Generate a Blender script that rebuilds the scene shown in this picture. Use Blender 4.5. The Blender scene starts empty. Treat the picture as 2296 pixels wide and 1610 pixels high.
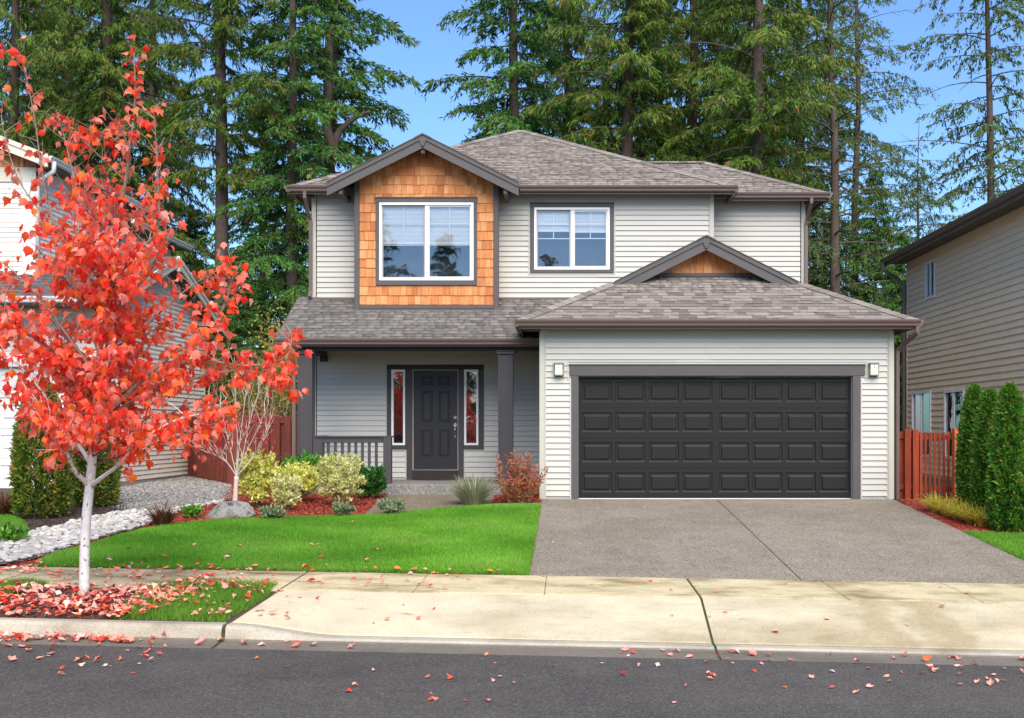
import bpy, bmesh, math, random
import numpy as np
from mathutils import Vector, Matrix
from math import radians, sin, cos, pi

random.seed(7)
rng = np.random.default_rng(7)
S = bpy.context.scene
C = S.collection

# ------------------------------------------------------------------ camera
F, CX, CY, CZ = 2700.0, 1267.0, 962.0, 1.246      # lens constants measured on a 2296 px wide frame
cam = bpy.data.cameras.new('camera')
cam.sensor_width = 36.0
cam.lens = 36.0 * F / 2296.0
cam.shift_x = (1148.0 - CX) / 2296.0
cam.shift_y = (CY - 805.0) / 2296.0
cam.clip_start = 0.1
cam.clip_end = 2000
camo = bpy.data.objects.new('camera', cam)
camo.location = (0, 0, CZ)
camo.rotation_euler = (radians(90), 0, 0)
C.objects.link(camo)
S.camera = camo

# ------------------------------------------------------------------ sky, sun, exposure
SUN_EL, SUN_AZ = radians(45), radians(168)        # azimuth clockwise from +Y: almost straight behind the camera
w = bpy.data.worlds.new('World')
S.world = w
w.use_nodes = True
wn = w.node_tree
wn.nodes.clear()
sky = wn.nodes.new('ShaderNodeTexSky')
sky.sky_type = 'NISHITA'
sky.sun_disc = False
sky.sun_elevation = SUN_EL
sky.sun_rotation = SUN_AZ
sky.air_density = 1.0
sky.dust_density = 0.5
sky.ozone_density = 9.0
bg = wn.nodes.new('ShaderNodeBackground')
bg.inputs['Strength'].default_value = 0.118
wo = wn.nodes.new('ShaderNodeOutputWorld')
wn.links.new(sky.outputs[0], bg.inputs['Color'])
wn.links.new(bg.outputs[0], wo.inputs['Surface'])
sd = Vector((sin(SUN_AZ) * cos(SUN_EL), cos(SUN_AZ) * cos(SUN_EL), sin(SUN_EL)))
sl = bpy.data.lights.new('sun', 'SUN')
sl.energy = 3.3
sl.angle = radians(58)
sl.color = (1.0, 0.90, 0.76)
so = bpy.data.objects.new('sun', sl)
so.rotation_euler = (-sd).to_track_quat('-Z', 'Y').to_euler()
so.location = sd * 60
C.objects.link(so)
S.view_settings.view_transform = 'Standard'
S.view_settings.look = 'None'
S.view_settings.gamma = 1
S.view_settings.exposure = 0.97
S.view_settings.use_curve_mapping = False

# ------------------------------------------------------------------ terrain
_BY = [10.57, 11.15, 12.24, 13.65, 21.4, 22.6]
_BZ = [-.75, -.616, -.45, -.43, 0.0, .055]
_LY = [10.57, 12.24, 13.65, 21.4]
_LZ = [.022, .0174, .0174, 0.0]
def G(x, y):
    return np.interp(y, _BY, _BZ) - np.interp(y, _LY, _LZ) * np.clip(x, -14, 10)
def W(px, py):
    """the point of the terrain seen at a spot of the photograph, as x, y"""
    lo, hi = 8.0, 60.0
    for _ in range(50):
        D = (lo + hi) / 2
        x = (px - CX) / F * D
        yy = CY + (CZ - float(G(x, D))) / D * F
        if yy > py: lo = D
        else: hi = D
    return ((px - CX) / F * D, D)
def P(px, py, D):
    return Vector(((px - CX) / F * D, D, CZ - (py - CY) / F * D))

# ------------------------------------------------------------------ materials
MAT = {}
def _nodes(name):
    m = bpy.data.materials.new(name)
    m.use_nodes = True
    nt = m.node_tree
    nt.nodes.clear()
    out = nt.nodes.new('ShaderNodeOutputMaterial')
    MAT[name] = m
    return m, nt, out
def _pos(nt, stretch):
    g = nt.nodes.new('ShaderNodeNewGeometry')
    mp = nt.nodes.new('ShaderNodeMapping')
    mp.inputs['Scale'].default_value = stretch
    nt.links.new(g.outputs['Position'], mp.inputs['Vector'])
    return mp.outputs[0]
def _noise(nt, vec, scale, detail=4, rough=.6):
    n = nt.nodes.new('ShaderNodeTexNoise')
    n.inputs['Scale'].default_value = scale
    n.inputs['Detail'].default_value = detail
    n.inputs['Roughness'].default_value = rough
    nt.links.new(vec, n.inputs['Vector'])
    return n.outputs['Fac']
def _range(nt, v, a, b, c, d):
    r = nt.nodes.new('ShaderNodeMapRange')
    for k, q in zip(('From Min', 'From Max', 'To Min', 'To Max'), (a, b, c, d)):
        r.inputs[k].default_value = q
    nt.links.new(v, r.inputs['Value'])
    return r.outputs[0]
def _mix(nt, fac, a, b, mode='MIX'):
    x = nt.nodes.new('ShaderNodeMix')
    x.data_type = 'RGBA'
    x.blend_type = mode
    for sock, v in ((x.inputs['Factor'], fac), (x.inputs['A'], a), (x.inputs['B'], b)):
        if isinstance(v, bpy.types.NodeSocket): nt.links.new(v, sock)
        elif isinstance(v, (int, float)): sock.default_value = v
        else: sock.default_value = (*v[:3], 1)
    return x.outputs['Result']
def _ramp(nt, fac, cols, interp='LINEAR'):
    r = nt.nodes.new('ShaderNodeValToRGB')
    r.color_ramp.interpolation = interp
    el = r.color_ramp.elements
    n = len(cols)
    while len(el) < n: el.new(.5)
    for i, c in enumerate(cols):
        el[i].position = i / max(1, n - 1) if interp == 'LINEAR' else i / n
        el[i].color = (*c, 1)
    nt.links.new(fac, r.inputs[0])
    return r.outputs[0]
def mul(nt, col, v):
    """colour times a grey value socket"""
    return _mix(nt, 1.0, col, v, 'MULTIPLY')
def mat(name, cols, src=None, rough=.6, var=.1, vscale=6, stretch=(1, 1, 1), bump=0, bscale=80, spec=.3,
        metallic=0, trans=0, under=None, specks=None, fine=0, fscale=200, coat=0):
    """cols: one colour, or a list run through by the piece's own random number
    (src 'obj': per object, 'attr': the rnd attribute of joined pieces, 'noise')."""
    m, nt, out = _nodes(name)
    p = nt.nodes.new('ShaderNodeBsdfPrincipled')
    vec = _pos(nt, stretch)
    if not isinstance(cols, list): cols = [cols]
    if len(cols) == 1:
        rgb = nt.nodes.new('ShaderNodeRGB'); rgb.outputs[0].default_value = (*cols[0], 1)
        c = rgb.outputs[0]
    else:
        if src == 'obj':
            fac = nt.nodes.new('ShaderNodeObjectInfo').outputs['Random']
        elif src == 'attr':
            a = nt.nodes.new('ShaderNodeAttribute'); a.attribute_name = 'rnd'; fac = a.outputs['Fac']
        else:
            fac = _range(nt, _noise(nt, vec, vscale), .3, .7, 0, 1)
        c = _ramp(nt, fac, cols)
    if var:
        c = mul(nt, c, _range(nt, _noise(nt, vec, vscale), .25, .75, 1 - var, 1 + var))
    if fine:
        c = mul(nt, c, _range(nt, _noise(nt, vec, fscale, 2), .3, .7, 1 - fine, 1 + fine))
    if specks:
        c = _mix(nt, _range(nt, _noise(nt, vec, specks[0], 3), specks[1], specks[1] + .05, 0, 1), c, specks[2])
        c = _mix(nt, _range(nt, _noise(nt, vec, specks[0] * .35, 5), .64, .68, 0, .8), c, specks[2])
    if under is not None:
        bf = nt.nodes.new('ShaderNodeNewGeometry').outputs['Backfacing']
        c = _mix(nt, bf, c, _mix(nt, .6, c, under))
    nt.links.new(c, p.inputs['Base Color'])
    p.inputs['Roughness'].default_value = rough
    p.inputs['Specular IOR Level'].default_value = spec
    p.inputs['Metallic'].default_value = metallic
    p.inputs['Coat Weight'].default_value = coat
    if bump:
        b = nt.nodes.new('ShaderNodeBump')
        b.inputs['Strength'].default_value = bump
        b.inputs['Distance'].default_value = .01
        nt.links.new(_noise(nt, vec, bscale, 3), b.inputs['Height'])
        nt.links.new(b.outputs[0], p.inputs['Normal'])
    if trans:
        t = nt.nodes.new('ShaderNodeBsdfTranslucent')
        nt.links.new(c, t.inputs['Color'])
        mx = nt.nodes.new('ShaderNodeMixShader')
        mx.inputs[0].default_value = trans
        nt.links.new(p.outputs[0], mx.inputs[1]); nt.links.new(t.outputs[0], mx.inputs[2])
        nt.links.new(mx.outputs[0], out.inputs[0])
    else:
        nt.links.new(p.outputs[0], out.inputs[0])
    return m

def concrete(name, base, stain, speck, stain_amt=.6, sp_scale=90, sp_amt=.35, sscale=1.2, stretch=(1, 1, 1), streaks=()):
    m, nt, out = _nodes(name)
    p = nt.nodes.new('ShaderNodeBsdfPrincipled')
    vec = _pos(nt, (1, 1, 1)); v2 = _pos(nt, stretch)
    st = _range(nt, _noise(nt, v2, sscale, 6, .65), .44, .70, 0, stain_amt)
    c = _mix(nt, st, base, stain)
    s2 = _range(nt, _noise(nt, v2, sscale * 9, 4), .62, .78, 0, stain_amt * .7)
    c = _mix(nt, s2, c, tuple(x * .55 for x in stain))
    for sx, wdt, amt in streaks:                  # tyre and drip marks running down the slope
        sp = nt.nodes.new('ShaderNodeSeparateXYZ'); nt.links.new(vec, sp.inputs[0])
        wv = nt.nodes.new('ShaderNodeMath'); wv.operation = 'MULTIPLY_ADD'; nt.links.new(_noise(nt, vec, 2.6, 4), wv.inputs[0]); wv.inputs[1].default_value = .9; wv.inputs[2].default_value = -.45 - sx
        ad = nt.nodes.new('ShaderNodeMath'); ad.operation = 'ADD'; nt.links.new(sp.outputs[0], ad.inputs[0]); nt.links.new(wv.outputs[0], ad.inputs[1])
        ab = nt.nodes.new('ShaderNodeMath'); ab.operation = 'ABSOLUTE'; nt.links.new(ad.outputs[0], ab.inputs[0])
        c = _mix(nt, _range(nt, ab.outputs[0], wdt * .25, wdt, amt, 0), c, stain)
    vo = nt.nodes.new('ShaderNodeTexVoronoi'); vo.inputs['Scale'].default_value = sp_scale
    nt.links.new(vec, vo.inputs['Vector'])
    sep = nt.nodes.new('ShaderNodeSeparateColor'); nt.links.new(vo.outputs['Color'], sep.inputs[0])
    c = _mix(nt, _range(nt, sep.outputs[0], .55, 1, 0, sp_amt), c, speck)
    c = mul(nt, c, _range(nt, sep.outputs[1], 0, 1, 1 - sp_amt, 1 + sp_amt * .5))
    c = mul(nt, c, _range(nt, _noise(nt, vec, 2.5, 5), .3, .7, .9, 1.1))
    nt.links.new(c, p.inputs['Base Color'])
    p.inputs['Roughness'].default_value = .85
    p.inputs['Specular IOR Level'].default_value = .25
    b = nt.nodes.new('ShaderNodeBump'); b.inputs['Strength'].default_value = .35; b.inputs['Distance'].default_value = .006
    nt.links.new(vo.outputs['Distance'], b.inputs['Height']); nt.links.new(b.outputs[0], p.inputs['Normal'])
    nt.links.new(p.outputs[0], out.inputs[0])
    return m

def glass(name, tint=(.9, .95, 1), refl=.22):
    m, nt, out = _nodes(name)
    t = nt.nodes.new('ShaderNodeBsdfTransparent'); t.inputs[0].default_value = (.965, .975, .975, 1)
    g = nt.nodes.new('ShaderNodeBsdfGlossy'); g.inputs['Color'].default_value = (*tint, 1); g.inputs['Roughness'].default_value = .015
    fr = nt.nodes.new('ShaderNodeFresnel'); fr.inputs[0].default_value = 1.5
    b = nt.nodes.new('ShaderNodeBump'); b.inputs['Strength'].default_value = .06; b.inputs['Distance'].default_value = .02
    nt.links.new(_noise(nt, _pos(nt, (1, 1, 1)), 2.2, 2), b.inputs['Height']); nt.links.new(b.outputs[0], g.inputs['Normal'])
    f2 = nt.nodes.new('ShaderNodeMath'); f2.operation = 'ADD'; f2.inputs[1].default_value = refl
    nt.links.new(fr.outputs[0], f2.inputs[0])
    mx = nt.nodes.new('ShaderNodeMixShader')
    nt.links.new(f2.outputs[0], mx.inputs[0]); nt.links.new(t.outputs[0], mx.inputs[1]); nt.links.new(g.outputs[0], mx.inputs[2])
    nt.links.new(mx.outputs[0], out.inputs[0])
    return m

# surfaces
concrete('asphalt', (.080, .074, .067), (.050, .046, .042), (.22, .205, .19), .85, 80, .36, .4)
concrete('sidewalk', (.58, .495, .30), (.20, .14, .055), (.70, .64, .5), 1.0, 120, .16, 1.2, (1, 1.6, 1))
concrete('apron', (.54, .48, .335), (.28, .21, .105), (.72, .69, .6), .8, 120, .14, .7, (.5, 1.3, 1), ((3.08, .22, .55), (3.62, .26, .6)))
concrete('kerb_concrete', (.43, .395, .31), (.20, .155, .10), (.55, .52, .46), .8, 120, .18, 1.6, (.6, 1, 1))
concrete('gutter_pan', (.17, .148, .118), (.10, .085, .066), (.3, .27, .23), .7, 110, .22, 1.6, (.4, 1, 1))
concrete('driveway', (.25, .218, .17), (.165, .138, .098), (.42, .37, .30), .75, 60, .45, .45)
concrete('walk', (.185, .15, .10), (.14, .11, .075), (.36, .32, .26), .55, 60, .45, .9)
concrete('porch_slab', (.20, .195, .185), (.15, .14, .125), (.42, .41, .39), .4, 60, .5, 2)
concrete('foundation', (.42, .41, .38), (.3, .28, .25), (.5, .5, .48), .5, 80, .25, 2)
mat('moss', [(.035, .05, .012), (.06, .085, .015), (.05, .04, .022), (.03, .026, .018)], 'noise', .95, .3, 9, bump=.8, bscale=120)
mat('dark_joint', (.045, .042, .03), None, .95, .3, 8)
mat('soil', [(.05, .035, .025), (.085, .06, .045), (.035, .025, .02)], 'noise', .95, .3, 12, bump=1, bscale=60)
mat('mulch_bed', [(.20, .022, .014), (.32, .045, .028), (.13, .016, .012)], 'noise', .9, .35, 22, bump=1, bscale=50)
mat('mulch_chip', [(.16, .016, .010), (.36, .045, .026), (.25, .03, .018), (.42, .085, .05), (.40, .2, .11)], 'attr', .85, .15)
mat('bark_chip', [(.035, .022, .016), (.07, .042, .03), (.11, .07, .05)], 'attr', .9, .15)
mat('gravel', [(.10, .09, .08), (.2, .19, .175), (.3, .29, .27), (.15, .13, .115), (.42, .41, .39)], 'attr', .85, .15)
mat('gravel_base', [(.10, .095, .09), (.17, .16, .15), (.24, .23, .215)], 'noise', .9, .3, 40)
mat('river_stone', [(.36, .34, .31), (.52, .50, .46), (.44, .38, .30), (.30, .30, .30), (.60, .58, .55)], 'obj', .6, .12, 30)
mat('river_stone_mass', [(.36, .34, .31), (.52, .50, .46), (.44, .38, .30), (.30, .30, .30), (.60, .58, .55)], 'attr', .6, .12, 30)
mat('lawn_soil', [(.09, .25, .016), (.11, .29, .02)], 'noise', .95, .2, 5)
mat('grass_blade', [(.085, .25, .016), (.13, .35, .022), (.18, .42, .036), (.27, .47, .07), (.40, .50, .13)], 'attr', .6, .25, .9, trans=.35)
mat('grass_dry', [(.08, .25, .018), (.16, .34, .03), (.13, .30, .026), (.32, .33, .08)], 'attr', .7, .2, 2, trans=.3)
# house
mat('siding', (.45, .45, .413), 'obj', .5, .03, 3, fine=.02, fscale=60)
mat('siding_board', [(.44, .435, .395), (.475, .47, .428), (.455, .45, .41)], 'obj', .45, .035, 2.5, stretch=(.5, .5, 2), bump=.03, bscale=90)
mat('corner_board', (.44, .435, .37), None, .5, .05, 4)
mat('charcoal_trim', (.085, .078, .078), None, .5, .07, 5, bump=.05, bscale=60)
mat('porch_trim', (.055, .050, .053), None, .45, .07, 5)
mat('beam_brown', (.030, .022, .019), None, .55, .1, 5)
mat('door_black', (.018, .018, .019), None, .42, .05, 5, spec=.4)
mat('garage_black', (.0125, .0125, .0125), None, .5, .05, 6, spec=.22, bump=.05, bscale=250)
mat('gutter_brown', (.125, .088, .078), None, .35, .06, 3, spec=.5)
mat('soffit', (.14, .115, .09), None, .7, .1, 3)
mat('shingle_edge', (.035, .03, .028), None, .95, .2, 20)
mat('cedar', [(.52, .19, .058), (.60, .255, .088), (.45, .15, .045), (.57, .225, .072), (.64, .30, .12), (.40, .125, .038)], 'obj', .65, .22, 9, stretch=(2.2, 2.2, .5), bump=.25, bscale=70)
mat('vinyl_white', (.80, .80, .79), None, .35, .02, 3, spec=.4)
mat('sash_grey', (.36, .37, .37), None, .4, .05, 3)
mat('blind', (.80, .82, .82), None, .6, .03, 3)
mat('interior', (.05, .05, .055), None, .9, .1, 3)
mat('chrome', (.55, .55, .56), None, .22, .05, 3, metallic=1)
mat('lantern_glass', (.74, .74, .60), None, .25, .05, 10, spec=.5)
mat('lantern_metal', (.20, .20, .165), None, .5, .08, 8)
mat('doormat', [(.018, .016, .016), (.06, .05, .045)], 'noise', .95, .3, 30)
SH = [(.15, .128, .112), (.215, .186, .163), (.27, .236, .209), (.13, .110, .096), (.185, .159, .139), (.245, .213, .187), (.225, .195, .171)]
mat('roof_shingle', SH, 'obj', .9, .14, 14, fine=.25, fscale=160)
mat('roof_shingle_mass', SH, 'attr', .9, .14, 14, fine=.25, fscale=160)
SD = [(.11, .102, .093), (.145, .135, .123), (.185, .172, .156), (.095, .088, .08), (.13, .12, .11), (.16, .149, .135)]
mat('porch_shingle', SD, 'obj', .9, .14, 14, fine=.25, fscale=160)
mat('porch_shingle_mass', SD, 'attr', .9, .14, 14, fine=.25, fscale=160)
mat('roof_deck', (.10, .085, .075), None, .9, .2, 8)
SN = [(.085, .068, .068), (.12, .098, .098), (.15, .125, .125), (.07, .056, .056)]
mat('neighbour_shingle_mass', SN, 'attr', .9, .14, 14, fine=.2, fscale=160)
mat('neighbour_shingle', SN, 'obj', .9, .14, 14, fine=.2, fscale=160)
glass('window_glass', (.9, .94, 1.0), .055)
glass('sidelight_glass', (1, .92, .86), .09)
glass('teal_glass', (.55, .80, .76), .10)
# neighbours
mat('white_siding', [(.80, .73, .65), (.84, .765, .68)], 'obj', .5, .04, 2.5)
mat('cream_trim', (.58, .56, .46), None, .5, .05, 4)
mat('white_trim', (.66, .65, .63), None, .4, .03, 4)
mat('tan_siding', [(.80, .64, .44), (.83, .665, .46)], 'obj', .55, .05, 2.5)
mat('tan_wall', (.73, .575, .385), None, .55, .05, 2.5)
# fences
FW = [(.165, .036, .020), (.22, .05, .026), (.125, .027, .016), (.19, .043, .022)]
mat('fence_wood', FW, 'obj', .6, .35, 5, stretch=(3, 3, .35), bump=.2, bscale=60)
mat('gate_wood', [(.22, .032, .010), (.17, .024, .008), (.27, .043, .013)], 'obj', .55, .35, 5, stretch=(3, 3, .35), bump=.2, bscale=60)
mat('gate_post_wood', [(.52, .13, .05), (.44, .10, .04)], 'obj', .55, .25, 5, stretch=(3, 3, .35))
# plants
mat('conifer_bark', [(.06, .044, .035), (.12, .092, .072), (.038, .028, .022)], 'noise', .95, .3, 6, stretch=(4, 4, .6), bump=.8, bscale=20)
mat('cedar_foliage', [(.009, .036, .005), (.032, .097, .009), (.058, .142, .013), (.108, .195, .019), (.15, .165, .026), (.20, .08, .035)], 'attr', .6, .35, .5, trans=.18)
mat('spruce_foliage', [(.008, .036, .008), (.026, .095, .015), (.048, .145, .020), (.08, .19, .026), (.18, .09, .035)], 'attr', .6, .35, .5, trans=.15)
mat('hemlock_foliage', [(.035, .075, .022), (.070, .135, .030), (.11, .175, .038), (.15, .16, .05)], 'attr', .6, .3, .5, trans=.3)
mat('arborvitae_foliage', [(.030, .105, .012), (.060, .19, .018), (.105, .27, .026), (.18, .34, .04), (.24, .15, .04)], 'attr', .6, .25, 3, trans=.3)
mat('arborvitae_brown', [(.045, .10, .012), (.10, .18, .018), (.16, .23, .026), (.28, .22, .035), (.36, .17, .05)], 'attr', .6, .25, 3, trans=.3)
mat('gold_foliage', [(.30, .27, .07), (.42, .33, .09), (.22, .23, .05), (.5, .42, .15)], 'attr', .6, .2, 2, trans=.35)
mat('limb_bark', [(.20, .15, .115), (.28, .225, .18), (.13, .095, .075)], 'noise', .85, .2, 14)
mat('maple_bark', [(.58, .56, .53), (.68, .665, .64), (.54, .52, .49), (.65, .635, .61)], 'noise', .8, .08, 14, stretch=(1, 1, .6), bump=.3, bscale=50, specks=(24, .585, (.12, .09, .065)))
MR = [(.92, .025, .014), (.95, .06, .025), (.97, .13, .035), (.93, .03, .028), (.97, .32, .22), (.74, .02, .02), (.97, .24, .03), (.95, .08, .035), (.97, .48, .38), (.96, .16, .07), (.94, .05, .02), (.97, .34, .22)]
mat('maple_leaf', MR, 'obj', .5, .12, 25, trans=.5, under=(.94, .24, .16))
mat('maple_leaf_mass', MR, 'attr', .5, .12, 25, trans=.5, under=(.94, .24, .16))
ML = [(.42, .13, .05), (.80, .03, .02), (.90, .30, .20), (.86, .05, .03), (.92, .60, .50), (.86, .10, .05), (.70, .03, .025), (.90, .42, .30), (.90, .22, .05), (.80, .05, .03), (.93, .68, .58), (.55, .05, .03)]
mat('fallen_leaf', ML, 'obj', .55, .12, 25, trans=.15, under=(.90, .46, .38))
mat('fallen_leaf_mass', ML, 'attr', .55, .12, 25, trans=.15, under=(.90, .46, .38))
mat('twig_pale', (.52, .45, .38), None, .8, .15, 10)
mat('twig_dark', (.16, .10, .075), None, .8, .2, 10)
mat('variegated_leaf', [(.26, .36, .035), (.70, .66, .12), (.80, .76, .25), (.56, .60, .08), (.84, .82, .36)], 'attr', .45, .15, 12, trans=.25)
mat('pale_variegated_leaf', [(.26, .33, .07), (.62, .60, .20), (.74, .72, .36), (.52, .54, .14), (.80, .78, .46)], 'attr', .45, .15, 12, trans=.25)
mat('green_leaf', [(.030, .115, .012), (.055, .20, .018), (.085, .26, .024), (.16, .34, .04)], 'attr', .4, .15, 8, trans=.2)
mat('dark_green_leaf', [(.014, .06, .010), (.028, .11, .016), (.045, .16, .022)], 'attr', .35, .15, 8, trans=.15)
mat('heather_leaf', [(.06, .11, .03), (.10, .16, .05), (.20, .24, .10), (.52, .54, .40)], 'attr', .6, .15, 12, trans=.15)
mat('blue_grass', [(.16, .22, .15), (.26, .31, .19), (.42, .42, .23), (.50, .44, .27)], 'attr', .6, .15, 6, trans=.2)
mat('brown_grass', [(.09, .035, .022), (.16, .06, .035), (.22, .10, .05)], 'attr', .7, .15, 6, trans=.2)
mat('gold_grass', [(.30, .36, .03), (.62, .52, .07), (.74, .58, .10), (.46, .45, .05)], 'attr', .6, .15, 6, trans=.3)
mat('nandina_leaf', [(.42, .03, .02), (.46, .12, .075), (.30, .18, .06), (.56, .16, .11), (.24, .24, .05), (.66, .03, .02)], 'attr', .5, .15, 10, trans=.25)
mat('maple_dark_leaf', [(.36, .02, .03), (.52, .05, .05), (.28, .02, .03)], 'attr', .5, .1, 10, trans=.3)
mat('boulder', [(.07, .075, .075), (.16, .165, .16), (.27, .26, .23), (.11, .115, .115), (.24, .18, .10)], 'noise', .85, .35, 7, bump=.6, bscale=18)

# ------------------------------------------------------------------ object helpers
def woff(o):
    v = Vector((0, 0, 0))
    while o is not None:
        v += o.location
        o = o.parent
    return v
def link(name, data, parent=None, loc=None):
    o = bpy.data.objects.new(name, data)
    C.objects.link(o)
    if parent is not None: o.parent = parent
    if loc is not None: o.location = loc
    return o
def tag(o, label=None, cat=None, group=None, kind=None):
    if label: o['label'] = label
    if cat: o['category'] = cat
    if group: o['group'] = group
    if kind: o['kind'] = kind
    return o
def thing(name, loc, label, cat, group=None):
    return tag(link(name, None, None, Vector(loc)), label, cat, group)
def struct(o):
    o['kind'] = 'structure'
    return o
def empty_struct(name, loc=(0, 0, 0)):
    return struct(link(name, None, None, Vector(loc)))

class MB:
    """collects faces in world coordinates, then links them as one mesh object"""
    def __init__(s): s.v = []; s.f = []
    def poly(s, pts):
        n = len(s.v); s.v += [tuple(p) for p in pts]; s.f.append(tuple(range(n, n + len(pts)))); return s
    def box(s, x0, x1, y0, y1, z0, z1):
        n = len(s.v)
        s.v += [(x, y, z) for z in (z0, z1) for y in (y0, y1) for x in (x0, x1)]
        s.f += [tuple(n + i for i in q) for q in ((0, 2, 3, 1), (4, 5, 7, 6), (0, 1, 5, 4), (2, 6, 7, 3), (0, 4, 6, 2), (1, 3, 7, 5))]
        return s
    def prism(s, pts, vec):
        """polygon pts pushed along vec"""
        n = len(s.v); k = len(pts); vec = Vector(vec)
        s.v += [tuple(p) for p in pts] + [tuple(Vector(p) + vec) for p in pts]
        s.f.append(tuple(range(n + k - 1, n - 1, -1))); s.f.append(tuple(range(n + k, n + 2 * k)))
        for i in range(k):
            j = (i + 1) % k
            s.f.append((n + i, n + j, n + k + j, n + k + i))
        return s
    def tube(s, path, rad, sides=6, caps=True):
        """swept tube, rad one value or one per point"""
        path = [Vector(p) for p in path]
        k = len(path)
        if not hasattr(rad, '__len__'): rad = [rad] * k
        n = len(s.v)
        prev = None
        for i, p in enumerate(path):
            t = (path[min(i + 1, k - 1)] - path[max(i - 1, 0)]).normalized()
            if prev is None:
                a = t.cross(Vector((0, 1, 0)) if abs(t.y) < .9 else Vector((1, 0, 0))).normalized()
            else:
                a = (prev - t * prev.dot(t)).normalized()
            prev = a
            b = t.cross(a)
            for q in range(sides):
                th = 2 * pi * (q + .5) / sides
                s.v.append(tuple(p + (a * cos(th) + b * sin(th)) * rad[i]))
        for i in range(k - 1):
            for q in range(sides):
                r = (q + 1) % sides
                s.f.append((n + i * sides + q, n + i * sides + r, n + (i + 1) * sides + r, n + (i + 1) * sides + q))
        if caps:
            s.f.append(tuple(n + q for q in range(sides - 1, -1, -1)))
            s.f.append(tuple(n + (k - 1) * sides + q for q in range(sides)))
        return s
    def build(s, name, m, parent=None, smooth=False, bevel=0, kind=None):
        off = woff(parent)
        me = bpy.data.meshes.new(name)
        me.from_pydata([(a - off.x, b - off.y, c - off.z) for a, b, c in s.v], [], s.f)
        bm = bmesh.new(); bm.from_mesh(me)
        if bevel:
            bmesh.ops.remove_doubles(bm, verts=bm.verts, dist=1e-5)
        bmesh.ops.recalc_face_normals(bm, faces=bm.faces)
        if bevel:
            bmesh.ops.bevel(bm, geom=[e for e in bm.edges if len(e.link_faces) == 2 and e.calc_face_angle(0) > .5], offset=bevel, segments=1, affect='EDGES')
        bm.to_mesh(me); bm.free()
        me.materials.append(MAT[m])
        if smooth: me.polygons.foreach_set('use_smooth', [True] * len(me.polygons))
        o = link(name, me, parent)
        if kind: o['kind'] = kind
        return o

def np_mesh(name, V, Fc, m, parent=None, rnd=None, smooth=False, kind=None):
    """V (n,3) world, Fc (k,3 or 4) indices, rnd one number per vertex"""
    off = woff(parent)
    V = np.asarray(V, np.float32).reshape(-1, 3) - np.array(off, np.float32)
    Fc = np.asarray(Fc, np.int32)
    me = bpy.data.meshes.new(name)
    me.vertices.add(len(V)); me.vertices.foreach_set('co', V.ravel())
    k = Fc.shape[1]
    me.loops.add(Fc.size); me.loops.foreach_set('vertex_index', Fc.ravel())
    me.polygons.add(len(Fc))
    me.polygons.foreach_set('loop_start', np.arange(0, Fc.size, k, dtype=np.int32))
    me.polygons.foreach_set('loop_total', np.full(len(Fc), k, np.int32))
    if smooth: me.polygons.foreach_set('use_smooth', np.ones(len(Fc), bool))
    if rnd is not None:
        a = me.attributes.new('rnd', 'FLOAT', 'POINT'); a.data.foreach_set('value', np.asarray(rnd, np.float32))
    me.update(); me.validate()
    me.materials.append(MAT[m])
    o = link(name, me, parent)
    if kind: o['kind'] = kind
    return o
def unit(v): return v / (np.linalg.norm(v, axis=-1, keepdims=True) + 1e-9)
def kites(base, d, side, L, Wd, mid=.45):
    """leaf shaped quads: base points, direction, side vector, length, width"""
    L = np.asarray(L)[:, None]; Wd = np.asarray(Wd)[:, None]
    m = base + d * L * mid
    V = np.stack([base, m - side * Wd / 2, base + d * L, m + side * Wd / 2], 1)
    n = len(base)
    return V.reshape(-1, 3), np.arange(n * 4).reshape(n, 4)
def rnd_dirs(n):
    return unit(rng.normal(size=(n, 3)))
def template_scatter(tv, tf, mats):
    """joined copies of a template under 4x4 matrices (n,4,4)"""
    n = len(mats); k = len(tv)
    V = np.einsum('nij,kj->nki', mats[:, :3, :3], tv) + mats[:, None, :3, 3]
    Fc = (tf[None] + (np.arange(n) * k)[:, None, None]).reshape(-1, tf.shape[1])
    return V.reshape(-1, 3), Fc
def in_poly(poly, pts):
    poly = np.asarray(poly); x, y = pts[:, 0], pts[:, 1]
    c = np.zeros(len(pts), bool); j = len(poly) - 1
    for i in range(len(poly)):
        xi, yi = poly[i]; xj, yj = poly[j]
        with np.errstate(divide='ignore', invalid='ignore'):
            hit = ((yi > y) != (yj > y)) & (x < (xj - xi) * (y - yi) / (yj - yi) + xi)
        c ^= hit; j = i
    return c
def rand_in(poly, n):
    poly = np.asarray(poly); lo = poly.min(0); hi = poly.max(0); out = np.zeros((0, 2))
    while len(out) < n:
        q = rng.uniform(lo, hi, (n * 2, 2)); out = np.vstack([out, q[in_poly(poly, q)]])
    return out[:n]
def smooth_line(pts, n=6):
    pts = [Vector(p) for p in pts]; out = []
    for i in range(len(pts) - 1):
        p0, p1, p2, p3 = pts[max(i - 1, 0)], pts[i], pts[i + 1], pts[min(i + 2, len(pts) - 1)]
        for k in range(n):
            t = k / n
            out.append(.5 * ((2 * p1) + (p2 - p0) * t + (2 * p0 - 5 * p1 + 4 * p2 - p3) * t * t + (3 * p1 - p0 - 3 * p2 + p3) * t ** 3))
    out.append(pts[-1])
    return out
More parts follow.
